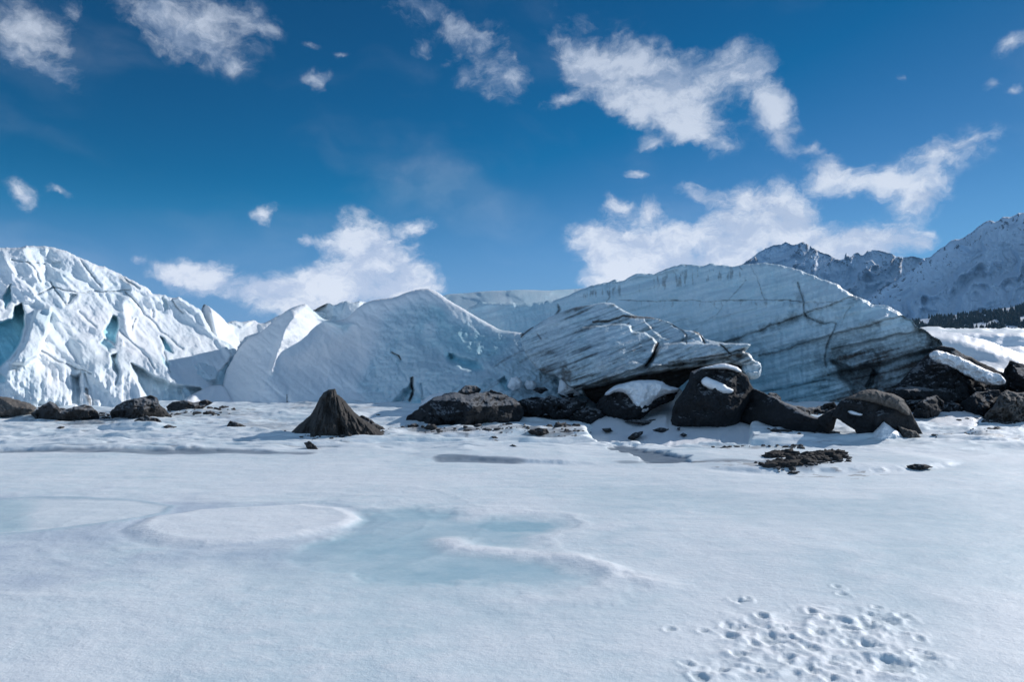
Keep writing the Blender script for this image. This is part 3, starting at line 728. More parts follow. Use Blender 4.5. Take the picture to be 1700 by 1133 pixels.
def mid_at(c):
    x, z, px, py = c['x'], c['z'], c['px'], c['py']; n = fbm(x * .8, z * .8, 5, 5, .6)
    blue = .8 * reg(c, [(735,582),(770,597),(800,604),(803,613),(785,617),(762,607),(742,598)], 6)
    blue = np.maximum(blue, .42 * reg(c, [(692,540),(720,505),(790,530),(850,570),(820,600),(740,590),(700,570)], 14) * (1 + n))
    blue = np.maximum(blue, .75 * reg(c, [(655,672),(668,655),(684,640),(690,655),(715,668),(728,682),(660,682)], 6) * sstep(-.5, .3, n))
    blue = np.maximum(blue, .3 * reg(c, [(508,512),(530,530),(575,550),(588,538),(560,534),(540,524),(516,508)], 3))
    blue = np.maximum(blue, .5 * reg(c, [(826,640),(836,625),(846,645),(838,650)], 3))
    st = fbm((x * .85 + z * .5) * .7, (-x * .5 + z * .85) * 5, 3, 4)
    dirt = .42 * sstep(.05, .6, st) * sstep(760, 830, px) * sstep(520, 600, py) * (1 - sstep(660, 690, py))
    dirt = np.maximum(dirt, .35 * sstep(.1, .6, st) * reg(c, [(700,690),(720,655),(760,640),(780,655),(740,690)], 8))
    for ln, w in [([(684,628),(686,650),(680,665)], 3.5), ([(650,585),(660,592),(664,598)], 2.2), ([(786,512),(802,525),(822,540)], 3), ([(476,655),(477,665)], 2)]:
        dirt = np.maximum(dirt, .8 * line_mask(c, ln, w))
    return dict(blue=blue, dirt=np.clip(dirt, 0, 1), bare=np.clip(c['bare'] * .95 + .2 * n, 0, 1), clear=np.clip(.22 * c['bare'] * (1 + n) * sstep(640, 760, px), 0, .5))
o = relief('snow_covered_ice_mound', MID, md, ICE, 1.5, 9, 'slab', mid_disp, 7, .6, .8, 2, attrs=mid_at, back=.85)
tag(o, 'broad rounded snow-covered ice mound in blue shade, behind the dark cone', 'ice mound')

# ---- big layered slab on the right
SLAB = [(770,520),(780,508),(800,502),(840,503),(880,504),(905,500),(925,497),(945,489),(962,481),(985,474),(1005,469),(1020,463),(1034,468),(1045,460),(1060,455),(1080,455),
        (1095,452),(1110,444),(1125,440),(1150,438),(1165,442),(1182,437),(1200,441),(1228,441),(1245,438),(1262,436),(1285,439),(1310,443),(1328,448),(1345,457),(1372,465),(1392,472),
        (1400,480),(1418,490),(1440,500),(1448,506),(1468,507),(1480,512),(1494,517),(1500,524),(1514,530),(1520,541),(1540,549),(1548,558),(1562,566),(1566,576),(1556,588),(1548,600),
        (1540,625),(1500,660),(1450,690),(1200,700),(900,690),(820,640),(770,560)]
sdp = tps([(770,520,33.4),(925,497,33.4),(1060,455,32.4),(1180,437,31.4),(1262,436,30.2),(1345,457,28.6),(1440,500,26.2),(1500,524,25.5),(1562,570,24.8),
           (1545,620,24.8),(1450,680,24.4),(1300,680,27.2),(1200,690,28.6),(900,680,30.9),(1262,560,28.6),(1340,560,27.2),(1420,590,25.7),(1160,560,30.0),(1000,520,32.0),(1480,600,24.6),(850,560,32.0),(1380,640,25.8)], .0)
SCRK = [([(1325,470),(1329,488),(1336,502),(1335,518),(1340,528),(1352,534),(1372,538),(1389,537),(1386,548),(1378,563),(1371,578),(1368,596),(1371,610)],1.9,.22,.8),
        ([(1030,500),(1100,500),(1180,500),(1260,499),(1340,502),(1400,501)],1.6,.06,.75),
        ([(1160,588),(1225,562),(1270,545),(1335,521),(1380,506),(1420,491)],2.2,.16,.85),
        ([(1260,592),(1320,575),(1375,558),(1440,542),(1502,523)],2.2,.16,.85),
        ([(1380,580),(1440,568),(1490,556),(1530,548)],2.6,.14,.7),
        ([(1375,622),(1430,612),(1480,600),(1548,579)],2.6,.25,.95),
        ([(1262,652),(1300,646),(1350,634),(1400,628)],2.4,.22,.8),
        ([(1300,668),(1360,656),(1420,640)],2,.14,.6),
        ([(1420,588),(1435,581),(1448,583),(1457,592),(1460,604),(1457,615),(1449,622),(1446,640),(1440,655)],2.2,.22,.8),
        ([(1372,596),(1380,588),(1394,583),(1404,590),(1402,600)],2.4,.12,.55),
        ([(1245,440),(1256,460),(1262,480),(1270,500)],1.5,.08,.6),([(1226,440),(1232,448)],2,.05,.6),
        ([(1140,560),(1165,538),(1192,518),(1215,492),(1240,465)],2.2,.03,.4),([(1395,545),(1404,520),(1412,508)],2,.03,.4),([(926,505),(929,514),(924,523)],3,.3,1.),
        ([(1008,483),(1012,492),(1007,502)],2,.05,.6),([(1210,520),(1190,512),(1180,500)],1.5,.03,.35)]
HOLE = [(1380,600),(1392,612),(1396,628),(1410,640),(1420,655),(1432,662),(1440,650),(1448,628),(1456,612),(1440,604),(1420,618),(1400,608)]
def slab_disp(c):
    prep(c, 2.5); x, z, px, py = c['x'], c['z'], c['px'], c['py']
    s = (px * .966 - py * -.26) ; t = (py * .966 + px * .26)      # along / across the bedding
    c['s'], c['t'] = s, t
    bed = fbm(s * .006, t * .06, 4.4, 5, .6)
    o = .11 * bed + .30 * fbm(x * .22, z * .3, 3, 4) + .06 * fbm(x * 1.5, z * 1.1, 8, 5, .6)
    o = o + .045 * fbm(x * 4.5, z * 1.0, 12, 3)                     # drip flutes
    # stepped beds
    for ln, d in [([(1160,588),(1270,545),(1420,491)], .22), ([(1260,592),(1375,558),(1502,523)], .28), ([(1380,580),(1440,568),(1560,540)], .30), ([(1375,622),(1480,600),(1560,576)], .45)]:
        L = np.array(ln, float); yl = np.interp(px, L[:, 0], L[:, 1], left=L[0, 1] + 20, right=L[-1, 1])
        fade = sstep(L[0, 0] - 60, L[0, 0] + 30, px)
        o = o + d * sstep(-2, 3, py + c['jy'] - yl) * fade
    for ln, w, d, _ in SCRK: o = o + d * .7 * np.exp(-(segdist(px + c['jx'], py + c['jy'], ln) / (w * .75)) ** 2)
    o = o + .7 * reg(c, HOLE, 5)
    o = o + .8 * reg(c, [(1440,640),(1450,615),(1458,620),(1452,665),(1440,680)], 3)
    # crumbly right end
    crumb = reg(c, [(1520,540),(1570,560),(1575,600),(1545,592),(1522,570),(1512,548)], 6)
    a, _ = facets(x, z, 2.6, 5, .9, .5); o = o + crumb * (.08 * a + .12 * fbm(x * 3, z * 3, 1, 4))
    # rounded prow catching light under the crest
    o = o + .2 * sstep(26, 0, c['d']) * sstep(1180, 1320, px)
    o = o + .35 * reg(c, [(1000,462),(1020,470),(1120,450),(1130,458),(1040,480),(1010,486)], 5)
    return o
def slab_at(c):
    x, z, px, py, s, t = [c[k] for k in ('x', 'z', 'px', 'py', 's', 't')]; n = fbm(x * .7, z * .7, 5, 5, .6)
    dirt = np.zeros(x.shape)
    for ln, w, _, a in SCRK: dirt = np.maximum(dirt, a * (.72 + .5 * n) * line_mask(c, ln, w * .9))
    halo = np.zeros(x.shape)
    for k in (0, 2, 3, 4, 5, 6, 8): halo = np.maximum(halo, SCRK[k][3] * np.exp(-(segdist(px + c['jx'], py + c['jy'], SCRK[k][0]) / 11) ** 2))
    dirt = np.maximum(dirt, halo * .75 * sstep(-.45, .6, n))
    beds = fbm(s * .012, t * .16, 4.4, 4, .6)
    low = sstep(540, 640, py) * sstep(1230, 1380, px)
    dirt = np.maximum(dirt, .42 * sstep(.2, .7, beds) * (.12 + low))
    # dark streaks hanging from the crest
    drip = fbm(px * .12, py * .018, 2, 4, .6)
    dirt = np.maximum(dirt, .46 * sstep(.05, .5, drip) * reg(c, [(955,488),(1040,470),(1110,455),(1165,446),(1230,444),(1232,460),(1170,470),(1100,480),(1030,492),(960,498)], 6))
    dirt = np.maximum(dirt, .35 * sstep(.1, .6, drip) * sstep(8, 2, c['d']) * sstep(940, 1000, px))
    dirt = np.maximum(dirt, .35 * sstep(.15, .6, drip) * np.exp(-((py - 505) / 8.) ** 2) * sstep(1000, 1060, px) * (1 - sstep(1410, 1440, px)))
    muck = reg(c, [(1372,600),(1400,588),(1440,596),(1462,610),(1500,606),(1545,598),(1545,640),(1490,670),(1440,690),(1395,640),(1376,622)], 10)
    dirt = np.maximum(dirt, muck * (.42 + .55 * fbm(x * 1.4, z * 1.4, 22, 5, .6)))
    dirt = np.maximum(dirt, .8 * reg(c, HOLE, 5) * (.75 + .3 * n))
    dirt = np.maximum(dirt, (.62 + .45 * beds + .3 * n) * sstep(1250, 1440, px) * sstep(500, 610, py))
    dirt = np.maximum(dirt, .5 * reg(c, [(1400,570),(1480,552),(1500,560),(1420,590)], 8) * sstep(-.2, .5, n))
    dirt = np.maximum(dirt, .45 * sstep(650, 672, py) * sstep(1240, 1300, px) * sstep(-.4, .4, n))
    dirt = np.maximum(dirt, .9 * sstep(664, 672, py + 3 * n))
    blue = (.42 * sstep(560, 650, py) * (1 - sstep(1360, 1440, px)) + .10 * (1 - sstep(900, 1000, px)) + .10) * (1 + .5 * beds)
    top = sstep(130, 15, c['d'])
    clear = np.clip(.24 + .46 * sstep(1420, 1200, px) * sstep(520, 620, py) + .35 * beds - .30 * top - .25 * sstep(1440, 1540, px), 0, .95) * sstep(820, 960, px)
    return dict(blue=np.clip(blue, 0, 1), dirt=np.clip(dirt, 0, 1), bare=np.clip(.8 + .3 * n, 0, 1), clear=clear)
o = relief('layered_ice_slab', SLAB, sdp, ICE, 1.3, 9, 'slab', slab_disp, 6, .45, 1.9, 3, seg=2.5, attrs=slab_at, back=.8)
tag(o, 'huge layered blue-grey ice slab crossed by dark dirt lines, rising on the right', 'ice slab')

# ---- front ledge of layered ice
LEDGE = [(862,556),(872,549),(888,541),(905,531),(930,519),(955,510),(980,507),(1000,503),(1018,503),(1028,511),(1045,520),(1056,525),(1080,527),(1098,531),(1115,536),(1130,547),
         (1142,549),(1158,550),(1168,560),(1172,564),(1200,570),(1240,570),(1248,573),(1240,580),(1232,584),(1246,588),(1252,599),(1262,602),(1264,612),(1258,628),(1244,632),(1232,618),
         (1190,616),(1150,625),(1120,650),(1060,668),(990,672),(975,660),(940,640),(925,625),(900,620),(880,600),(868,580)]
lgd = tps([(862,556,25.5),(930,519,25.3),(1018,503,25.3),(1110,534,23.8),(1240,572,21.7),(1262,605,21.5),(1250,630,21.7),(1120,600,21.9),(1000,600,22.1),(900,610,23.3),(1000,660,21.9),(960,560,23.8),(1060,560,23.3)])
LSTEP = [([(965,545),(1000,541),(1030,538),(1046,541),(1050,552),(1070,553),(1084,562),(1091,572),(1085,585),(1076,600),(1068,608),(1020,625),(975,640),(940,645),(930,600),(945,565)], -.8, 1.6),
         ([(1096,580),(1102,572),(1140,569),(1200,571),(1252,570),(1246,582),(1205,592),(1160,600),(1110,606),(1078,612),(1086,596)], -1.0, 1.6),
         ([(1050,600),(1110,608),(1160,601),(1206,592),(1236,583),(1256,600),(1240,606),(1200,604),(1150,610),(1080,618),(1020,632),(985,645),(970,640)], -.45, 1.8),
         ([(1070,530),(1100,533),(1120,540),(1134,552),(1139,570),(1100,560),(1080,545)], .25, 1.6),
         ([(1205,592),(1232,584),(1250,588),(1256,604),(1232,606)], -.35, 1.5),
         ([(1136,550),(1160,551),(1172,562),(1168,572),(1148,562)], .1, 1.4)]
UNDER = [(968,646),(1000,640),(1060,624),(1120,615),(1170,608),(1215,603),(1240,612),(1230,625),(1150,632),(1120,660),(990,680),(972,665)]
LLINES = [([(1091,572),(1084,590),(1072,608)],2.4,.35,1.),([(1195,572),(1215,590),(1208,594)],1.8,.15,.8),([(1110,603),(1160,596),(1208,588),(1235,580)],2.,.12,.8),
          ([(1139,570),(1140,556),(1130,547),(1118,540)],1.8,.15,.7),([(1150,549),(1162,556),(1170,569)],2.0,.15,.9),([(985,535),(1010,534),(1035,524),(1056,527)],2.6,.1,.9),
          ([(1058,527),(1080,527),(1100,531)],2.4,.08,.8),([(866,560),(880,546),(884,543)],2.2,.15,.9),([(893,556),(898,562)],2,.1,.7),([(1040,540),(1044,536)],1.5,.05,.8),([(1096,552),(1120,543),(1135,542)],1.3,.04,.5)]
def ledge_disp(c):
    prep(c, 1.6, .06); x, z, px, py = c['x'], c['z'], c['px'], c['py']
    s = px * .95 - py * .3; t = py * .95 + px * .3; c['s'], c['t'] = s, t
    o = .10 * fbm(s * .012, t * .12, 3, 4, .6) + .20 * fbm(x * .5, z * .5, 2, 4) + .035 * fbm(x * 3.5, z * 3, 5, 5, .6)
    for pl, d, sf in LSTEP: o = o + d * reg(c, pl, sf)
    for ln, w, d, _ in LLINES: o = o + d * np.exp(-(segdist(px + c['jx'] * .5, py + c['jy'] * .5, ln) / w) ** 2)
    o = o + 1.5 * reg(c, UNDER, 2.5)
    return o
def ledge_at(c):
    x, z, px, py = c['x'], c['z'], c['px'], c['py']; n = fbm(x * 1.1, z * 1.1, 5, 5, .6)
    st = fbm((px * .93 + py * -.36) * .012, (py * .93 + px * .36) * .2, 3, 4, .6)
    dirt = .56 * sstep(-.1, .6, st) * sstep(-.6, .5, n) + .16 + .16 * sstep(540, 620, py)
    for ln, w, _, a in LLINES: dirt = np.maximum(dirt, a * line_mask(c, ln, w * 1.2))
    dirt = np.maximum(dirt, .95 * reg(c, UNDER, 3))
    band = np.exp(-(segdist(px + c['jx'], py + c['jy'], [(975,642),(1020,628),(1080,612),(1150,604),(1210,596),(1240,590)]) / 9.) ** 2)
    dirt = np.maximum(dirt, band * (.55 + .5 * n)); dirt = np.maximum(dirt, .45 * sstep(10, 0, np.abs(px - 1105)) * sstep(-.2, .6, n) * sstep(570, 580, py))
    dirt = np.maximum(dirt, .8 * reg(c, [(925,625),(935,600),(950,596),(950,640),(935,650)], 5) * sstep(-.2, .4, n))
    clean = reg(c, [(1000,545),(1045,540),(1050,560),(1010,575)], 6); dirt = dirt * (1 - .6 * clean)
    return dict(blue=.06 + 0 * x, dirt=np.clip(dirt, 0, 1), bare=np.clip(.62 + .4 * n, 0, 1), clear=np.clip(.14 + .5 * st, 0, .5))
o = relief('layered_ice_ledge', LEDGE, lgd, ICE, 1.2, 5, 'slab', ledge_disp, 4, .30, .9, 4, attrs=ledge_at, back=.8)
tag(o, 'overhanging grey-white ice ledge with stacked layers, in front of the huge slab', 'ice ledge')
TIP = [(1233,604),(1246,600),(1262,601),(1265,612),(1261,628),(1247,632),(1238,626),(1230,615)]
o = relief('ice_block', TIP, 21.4, ICE, 1.0, .45, 'blob', small_disp(.25, 3, 3), rough=.8, seed=41, attrs=plain_at(0, .1, .6), bulge=.35, seg=2)
tag(o, 'small clean ice block hanging at the right tip of the layered ledge', 'ice block')

# ------------------------------------------------------------------ snow drifts under the ice
def drift(label, poly, ctrl, amp=.2, seed=0, thick=2.0, step=1.5, name='snow_drift', rough=1.2, edge=7, ed=.5):
    o = relief(name, poly, tps(ctrl) if len(ctrl) > 3 else ctrl[0][2], SNOW, step, thick, 'slab', small_disp(amp, 1.2, seed), edge, ed, rough, seed)
    tag(o, label, 'snow drift'); return o
drift('snow apron sloping from the shaded mound down onto the dark rubble', [(700,662),(760,640),(800,636),(840,640),(880,640),(920,640),(945,640),(975,655),(1010,665),(1010,690),(990,706),(930,706),(860,708),(780,690),(700,690)],
      [(700,690,23.8),(850,700,22.6),(1000,700,22.4),(800,636,26.2),(900,640,25.4),(970,655,24.8),(860,670,24.4)], .35, 51)
drift('blue-shaded snow drift between the capped boulder and the ledge', [(985,700),(1000,660),(1020,642),(1060,632),(1100,634),(1130,646),(1140,660),(1140,690),(1250,700),(1256,725),(1240,746),(1000,746),(968,720)],
      [(1000,740,17.1),(1240,742,16.9),(1110,740,17.0),(975,700,20.6),(1060,700,20.3),(1240,706,19.1),(1140,705,19.4),(1060,632,23.6),(1130,650,23),(1000,660,22.8)], .3, 52, .8)
drift('snow under the overhanging rock slab at right', [(1480,722),(1500,690),(1520,672),(1560,664),(1600,664),(1620,680),(1640,700),(1600,722)],
      [(1480,722,18),(1620,716,18.5),(1560,664,23.5),(1510,676,22.5),(1620,690,21)], .2, 53, .8)
drift('strip of shaded snow behind the long dark rock slab', [(1280,676),(1340,672),(1420,668),(1430,690),(1400,712),(1300,712)],
      [(1280,676,25.5),(1430,668,26),(1300,710,19.5),(1420,710,19.5)], .1, 54, .6)

# ------------------------------------------------------------------ dark boulders and rubble
def rock_disp(amp, scale=1.0, seed=0):
    def f(c):
        x, z = c['x'] * scale, c['z'] * scale
        a, e = facets(x, z, 1.7, seed, 1.3, .35)
        return amp * (1.3 * a + .5 * fbm(x * 1.3, z * 1.3, seed, 3, .5) - .15 * ridged(x * 2, z * 2, seed + 3, 5) + .34 * fbm(x * 4, z * 4, seed + 5, 5, .68))
    return f
def sink(poly, k=.28):
    ys_ = [q[1] for q in poly]; y0, y1 = min(ys_), max(ys_); h = y1 - y0
    return [(x, y + k * h * max(0, (y - (y1 - .35 * h)) / (.35 * h))) for x, y in poly]
def rock(name, label, cat, poly, Y, T, mat=None, amp=.25, scale=1.0, seed=0, step=1.3, rough=1.0, bulge=.24, group=None, disp=None, it=0, seg=2, planes=11, down=True):
    T *= 1.25 if disp is None else 1
    o = relief(name, sink(poly) if down else poly, Y, mat or ROCK, min(step, 1.1), T, 'blob', disp or rock_disp(amp, scale, seed), rough=rough * (1.0 if disp or mat is SNOW else 1.7), seed=seed, bulge=bulge, it=it, seg=seg,
               planes=planes if disp is None and mat is not SNOW else 0)
    return tag(o, label, cat, group)

# the cone
CONE = [(482,712),(500,702),(515,690),(524,676),(530,662),(537,652),(546,647),(556,646),(559,655),(568,661),(576,670),(588,684),(602,695),(620,705),(640,714),(648,726),(614,734),(540,734),(500,730),(484,722)]
def cone_disp(c):
    px, py, x, z = c['px'], c['py'], c['x'], c['z']
    # ribs fan out from the top
    ang = np.arctan2(px - 550, py - 630 + 10); r = (py - 640) / 80.
    rib = fbm(ang * 5.0, r * .8, 3, 5, .62)
    rib2 = fbm(ang * 16.0, r * 3, 6, 4, .6)
    gul = np.exp(-(segdist(px, py, [(540,668),(548,684),(560,700),(570,716)]) / 8.) ** 2)
    return -.16 * rib * 1.4 - .05 * rib2 + .22 * gul + .06 * fbm(x * 6, z * 6, 2, 4) - .12 * sstep(0, 10, px - 552) * 0
rock('dirt_cone', 'tall pointed dark dirt cone standing alone on the snow, left of centre', 'dirt cone', CONE, 16.3, .8, CONEM, disp=cone_disp, seed=61, rough=1.0, bulge=.62, step=1.0, seg=2)
rock('rubble_pile', 'low clump of dark rubble against the right foot of the pointed dirt cone', 'rubble', [(592,694),(600,690),(612,694),(624,702),(640,712),(638,720),(600,722),(590,706)], 17.2, .4, DIRT, .12, 3, 62, 1.0, 1.2, seg=2)

# left moraine
rock('dirt_ledge', 'smooth dark grey dirt ledge at the far left edge, below the glacier face', 'dirt ledge', [(-40,656),(0,658),(28,664),(52,671),(62,677),(50,686),(20,690),(-40,694)], 21.6, .8, DUST, .15, 1, 63)
rock('dirt_mound', 'long flat dirt mound just right of the far left ledge', 'dirt mound', [(50,688),(72,673),(84,667),(94,672),(102,682),(116,678),(140,672),(150,674),(162,684),(166,692),(120,698),(70,700)], 20.8, .6, DIRT, .18, 1.6, 64, 1.1)
rock('dirt_mound', 'widest dark lumpy mound under the left glacier face', 'dirt mound', [(182,684),(194,672),(214,664),(232,661),(250,657),(262,661),(266,671),(276,680),(284,688),(272,694),(230,696),(192,694)], 21.2, .9, DIRT, .25, 1.6, 65, 1.1)
rock('dirt_mound', 'low dark mound beside the widest one, toward the snow bank', 'dirt mound', [(276,676),(286,668),(306,665),(322,669),(342,664),(354,670),(336,678),(334,684),(300,684),(280,682)], 23.4, .5, DIRT, .18, 1.8, 66, 1.1)
smalls = [([(222,700),(231,694),(245,691),(262,696),(271,701),(262,708),(232,709)], 'small dark rock in front of the widest dirt mound', .35),
          ([(375,707),(382,699),(394,702),(409,708),(404,714),(380,714)], 'small dark jagged rock on open snow, left of the cone', .3),
          ([(266,708),(280,706),(294,710),(280,713)], 'flat sliver of rock right of the small dark rock', .15),
          ([(328,688),(345,685),(364,688),(360,693),(332,692)], 'thin flat rock patch near the low dark mound', .15),
          ([(387,692),(398,689),(409,692),(398,695)], 'tiny stone high on the snow above the jagged rock', .12),
          ([(481,692),(490,689),(499,692),(490,695)], 'tiny stone just left of the cone', .1),
          ([(94,710),(102,708),(108,710),(100,712)], 'tiny stone alone on the snow at far left', .1),
          ([(330,693),(334,691),(339,694),(333,697)], 'pebble below the thin flat rock patch', .08),
          ([(604,738),(505,736)], None, 0),
          ([(505,737),(514,734),(524,741),(530,746),(512,745)], 'small tilted rock in the snow in front of the cone', .12),
          ([(618,690),(628,688),(642,692),(630,694)], 'thin stone lying behind and right of the cone', .1),
          ([(875,715),(890,712),(908,713),(912,720),(892,724),(880,720)], 'brown stone on the dirty snow in front of the central rubble', .18),
          ([(812,727),(822,724),(830,728),(820,731)], 'tiny stone left of the brown stone', .1),
          ([(818,732),(824,730),(828,733),(822,735)], 'pebble directly below the tiny stone', .07),
          ([(845,741),(850,738),(858,742),(875,744),(872,747),(850,746)], 'thin dark stick-like stone on the open ice', .06),
          ([(936,727),(952,723),(972,724),(964,730),(942,731)], 'flat brown stone right end of the dirty snow', .12),
          ([(1505,774),(1520,770),(1536,771),(1550,776),(1530,779),(1510,778)], 'flat dark stone on the ice right of the mud pile', .08),
          ([(1596,723),(1603,718),(1609,722),(1603,726)], 'small stone midway along the right debris line', .12),
          ([(1640,716),(1652,710),(1667,713),(1664,719),(1646,720)], 'lumpy stone at the right end of the debris line', .15),
          ([(1540,728),(1555,722),(1562,726),(1552,730)], 'stone at the left end of the right debris line', .1),
          ([(675,706),(690,703),(696,707),(684,711),(676,710)], 'small stone at the left foot of the central rubble', .15)]
for k, (pl, lb, t) in enumerate(smalls):
    if lb is None: continue
    by = max(q[1] for q in pl); Yc = float(ground_px(850, by)[1]) + t * .9
    rock('rock', lb, 'rock', pl, Yc, t, DIRT, .05 + t * .3, 4, 70 + k, .9, 1.0, seg=1.5, group='small rocks scattered on the snow')

# central dark rubble
CEN = [(668,702),(676,690),(692,682),(705,670),(718,662),(738,655),(755,652),(775,656),(800,653),(815,650),(832,651),(850,660),(866,670),(870,688),(858,704),(830,714),(780,722),(730,720),(690,712)]
rock('rubble_mound', 'largest smooth black dirt mound at the foot of the snowy mound, centre', 'dirt mound', CEN, 20.6, 1.7, ROCK, .35, .8, 101, 1.3, 1.6)
rock('rock', 'brown rock perched on top of the largest black dirt mound', 'rock', [(752,658),(762,648),(772,641),(788,641),(799,646),(792,656),(780,662)], 21.6, .5, DIRT, .15, 2, 102, 1.0)
rock('rubble_mound', 'ragged black mound with snow on top, right of the largest one', 'dirt mound', [(856,668),(866,662),(885,658),(905,662),(915,657),(935,660),(955,664),(975,668),(972,678),(955,684),(935,698),(920,694),(905,686),(885,694),(862,694)], 21.4, .8, ROCK, .35, 1.3, 103, 1.2, 2)
rock('rock', 'dark rock under a snow cube at the foot of the ledge', 'rock', [(924,650),(932,644),(950,650),(962,648),(958,657),(940,660),(928,656)], 23.2, .5, ROCK, .15, 2, 104, 1.0)
rock('rock', 'small dark rock poking through snow above the ragged mound', 'rock', [(884,648),(892,642),(905,643),(912,648),(898,652)], 23.6, .35, ROCK, .1, 2, 105, 1.0)
rock('snow_block', 'large snow cube resting on the dark rock at the foot of the ledge', 'snow block', [(925,648),(928,632),(938,622),(952,624),(966,628),(970,640),(962,650),(940,652)], 23.3, .7, SNOW, .2, 2, 106, 1.1, 1.4)
rock('snow_block', 'small snow block left of the large snow cube', 'snow block', [(842,640),(848,627),(858,625),(866,634),(864,642),(850,644)], 24.6, .5, SNOW, .15, 2, 107, 1.0, 1.2)
rock('snow_block', 'round snow ball between the two snow blocks', 'snow block', [(870,640),(874,632),(884,632),(892,638),(886,644),(874,644)], 24.6, .4, SNOW, .1, 2, 108, 1.0, 1.0)

# capped boulder
b = rock('boulder', 'dark hollowed boulder with a thick snow cap, left of the biggest boulder', 'boulder', [(984,694),(990,674),(1000,658),(1020,648),(1060,642),(1105,644),(1126,650),(1118,664),(1090,676),(1062,690),(1040,700),(1000,700)], 21.2, 1.0, ROCK, .3, 1, 110)
def part(parent, name, poly, Y, T, mat, amp, scale, seed, **kw):
    return relief(name, poly, Y, mat, kw.pop('step', 1.1), T, 'blob', rock_disp(amp, scale, seed), rough=kw.pop('rough', .9), seed=seed, parent=parent, bulge=kw.pop('bulge', .35), seg=2)
part(b, 'snow_cap', [(1002,656),(1015,644),(1035,636),(1062,631),(1098,632),(1108,641),(1130,645),(1124,652),(1102,656),(1086,664),(1078,682),(1064,690),(1046,694),(1050,672),(1042,656),(1024,650),(1008,658)], 20.5, .55, SNOW, .12, 2, 111)
# biggest boulder
b = rock('boulder', 'biggest dark boulder, wearing a white snow patch on its face', 'boulder', [(1113,684),(1122,668),(1132,652),(1142,632),(1147,617),(1165,612),(1200,607),(1222,612),(1240,624),(1250,642),(1254,652),(1240,672),(1226,690),(1220,704),(1180,706),(1140,704),(1118,698)], 19.8, 1.1, ROCK, .30, .8, 112, bulge=.35)
part(b, 'snow_cap', [(1156,614),(1175,608),(1200,603),(1220,607),(1233,616),(1228,620),(1210,614),(1185,613)], 19.6, .6, SNOW, .05, 2, 113)
part(b, 'snow_patch', [(1163,632),(1172,625),(1182,630),(1200,636),(1210,644),(1220,648),(1214,655),(1196,654),(1176,646),(1166,640)], 18.85, .25, SNOW, .03, 3, 114, bulge=.3)
# long rock slab
rock('rock_slab', 'long dark rock slab slanting down from the biggest boulder to the right', 'boulder', [(1216,686),(1228,668),(1238,654),(1252,645),(1280,658),(1320,675),(1345,690),(1358,694),(1372,684),(1386,678),(1393,688),(1388,697),(1385,710),(1374,728),(1350,730),(1318,724),(1285,716),(1250,708),(1222,702)], lambda px, py: np.interp(px, [1215, 1390], [20.2, 16.9]), .7, ROCK, .12, .8, 115, bulge=.3, down=False, rough=.6)
rock('rock', 'round dark stone behind the long slanting rock slab', 'rock', [(1272,662),(1276,653),(1288,652),(1296,660),(1298,672),(1284,674)], 21.5, .4, ROCK, .1, 2, 116)
# arch boulder
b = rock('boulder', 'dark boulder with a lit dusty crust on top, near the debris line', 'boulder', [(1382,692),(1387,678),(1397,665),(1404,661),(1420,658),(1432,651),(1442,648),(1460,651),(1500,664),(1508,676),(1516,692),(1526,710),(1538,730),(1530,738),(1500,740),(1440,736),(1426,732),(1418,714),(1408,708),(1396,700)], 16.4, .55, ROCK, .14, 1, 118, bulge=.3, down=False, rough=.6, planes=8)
part(b, 'lit_dusty_crust', [(1400,662),(1418,656),(1434,648),(1446,646),(1464,650),(1492,658),(1503,665),(1500,668),(1508,676),(1512,692),(1500,690),(1486,682),(1470,676),(1440,668),(1418,664)], 16.15, .55, DUST, .1, 3, 119)  # dusty crust; the lit top band is painted in as paler colour
part(b, 'snow_patch', [(1406,683),(1412,681),(1424,685),(1433,688),(1430,691),(1412,688)], 15.84, .15, SNOW, .02, 3, 120)
rock('snow_pile', 'triangular snow pile against the front of the crusted boulder', 'snow pile', [(1432,732),(1446,722),(1456,712),(1467,699),(1478,708),(1492,718),(1508,732),(1514,744),(1436,744)], 15.8, .35, SNOW, .12, 2, 121, 1.0, bulge=.7)
rock('rubble_pile', 'grey silt rubble spilling down the right foot of the crusted boulder', 'rubble', [(1490,708),(1505,712),(1520,716),(1536,728),(1520,735),(1506,732)], 15.9, .3, DUST, .12, 4, 122, 1.0)
# lumps in the shaded drift
for k, (pl, lb) in enumerate([([(1036,700),(1052,697),(1075,698),(1090,696),(1086,704),(1072,708),(1058,704)], 'longest dark rock poking through the shaded snow drift'),
      ([(1040,728),(1050,720),(1068,716),(1066,722),(1052,730)], 'slanting dark rock at the lower left of the shaded snow drift'),
      ([(1080,714),(1096,710),(1112,714),(1100,719)], 'dark rock in the middle of the shaded snow drift'),
      ([(1122,712),(1130,710),(1128,717)], 'tiny dark stone at the upper right of the shaded snow drift'),
      ([(1126,722),(1134,719),(1142,722),(1136,725)], 'tiny dark stone at the right end of the shaded snow drift'),
      ([(998,712),(1014,710),(1018,716),(1004,718)], 'flat dark stone at the left edge of the shaded snow drift')]):
    by = np.mean([q[1] for q in pl]); Yl = float(np.interp(by, [632,700,735], [23.4,20.3,17.3]))
    rock('rock', lb, 'rock', pl, Yl - .1, .45, ROCK, .1, 3, 130 + k, .9, 1.0, seg=1.5, group='small dark rocks in the shaded drift')

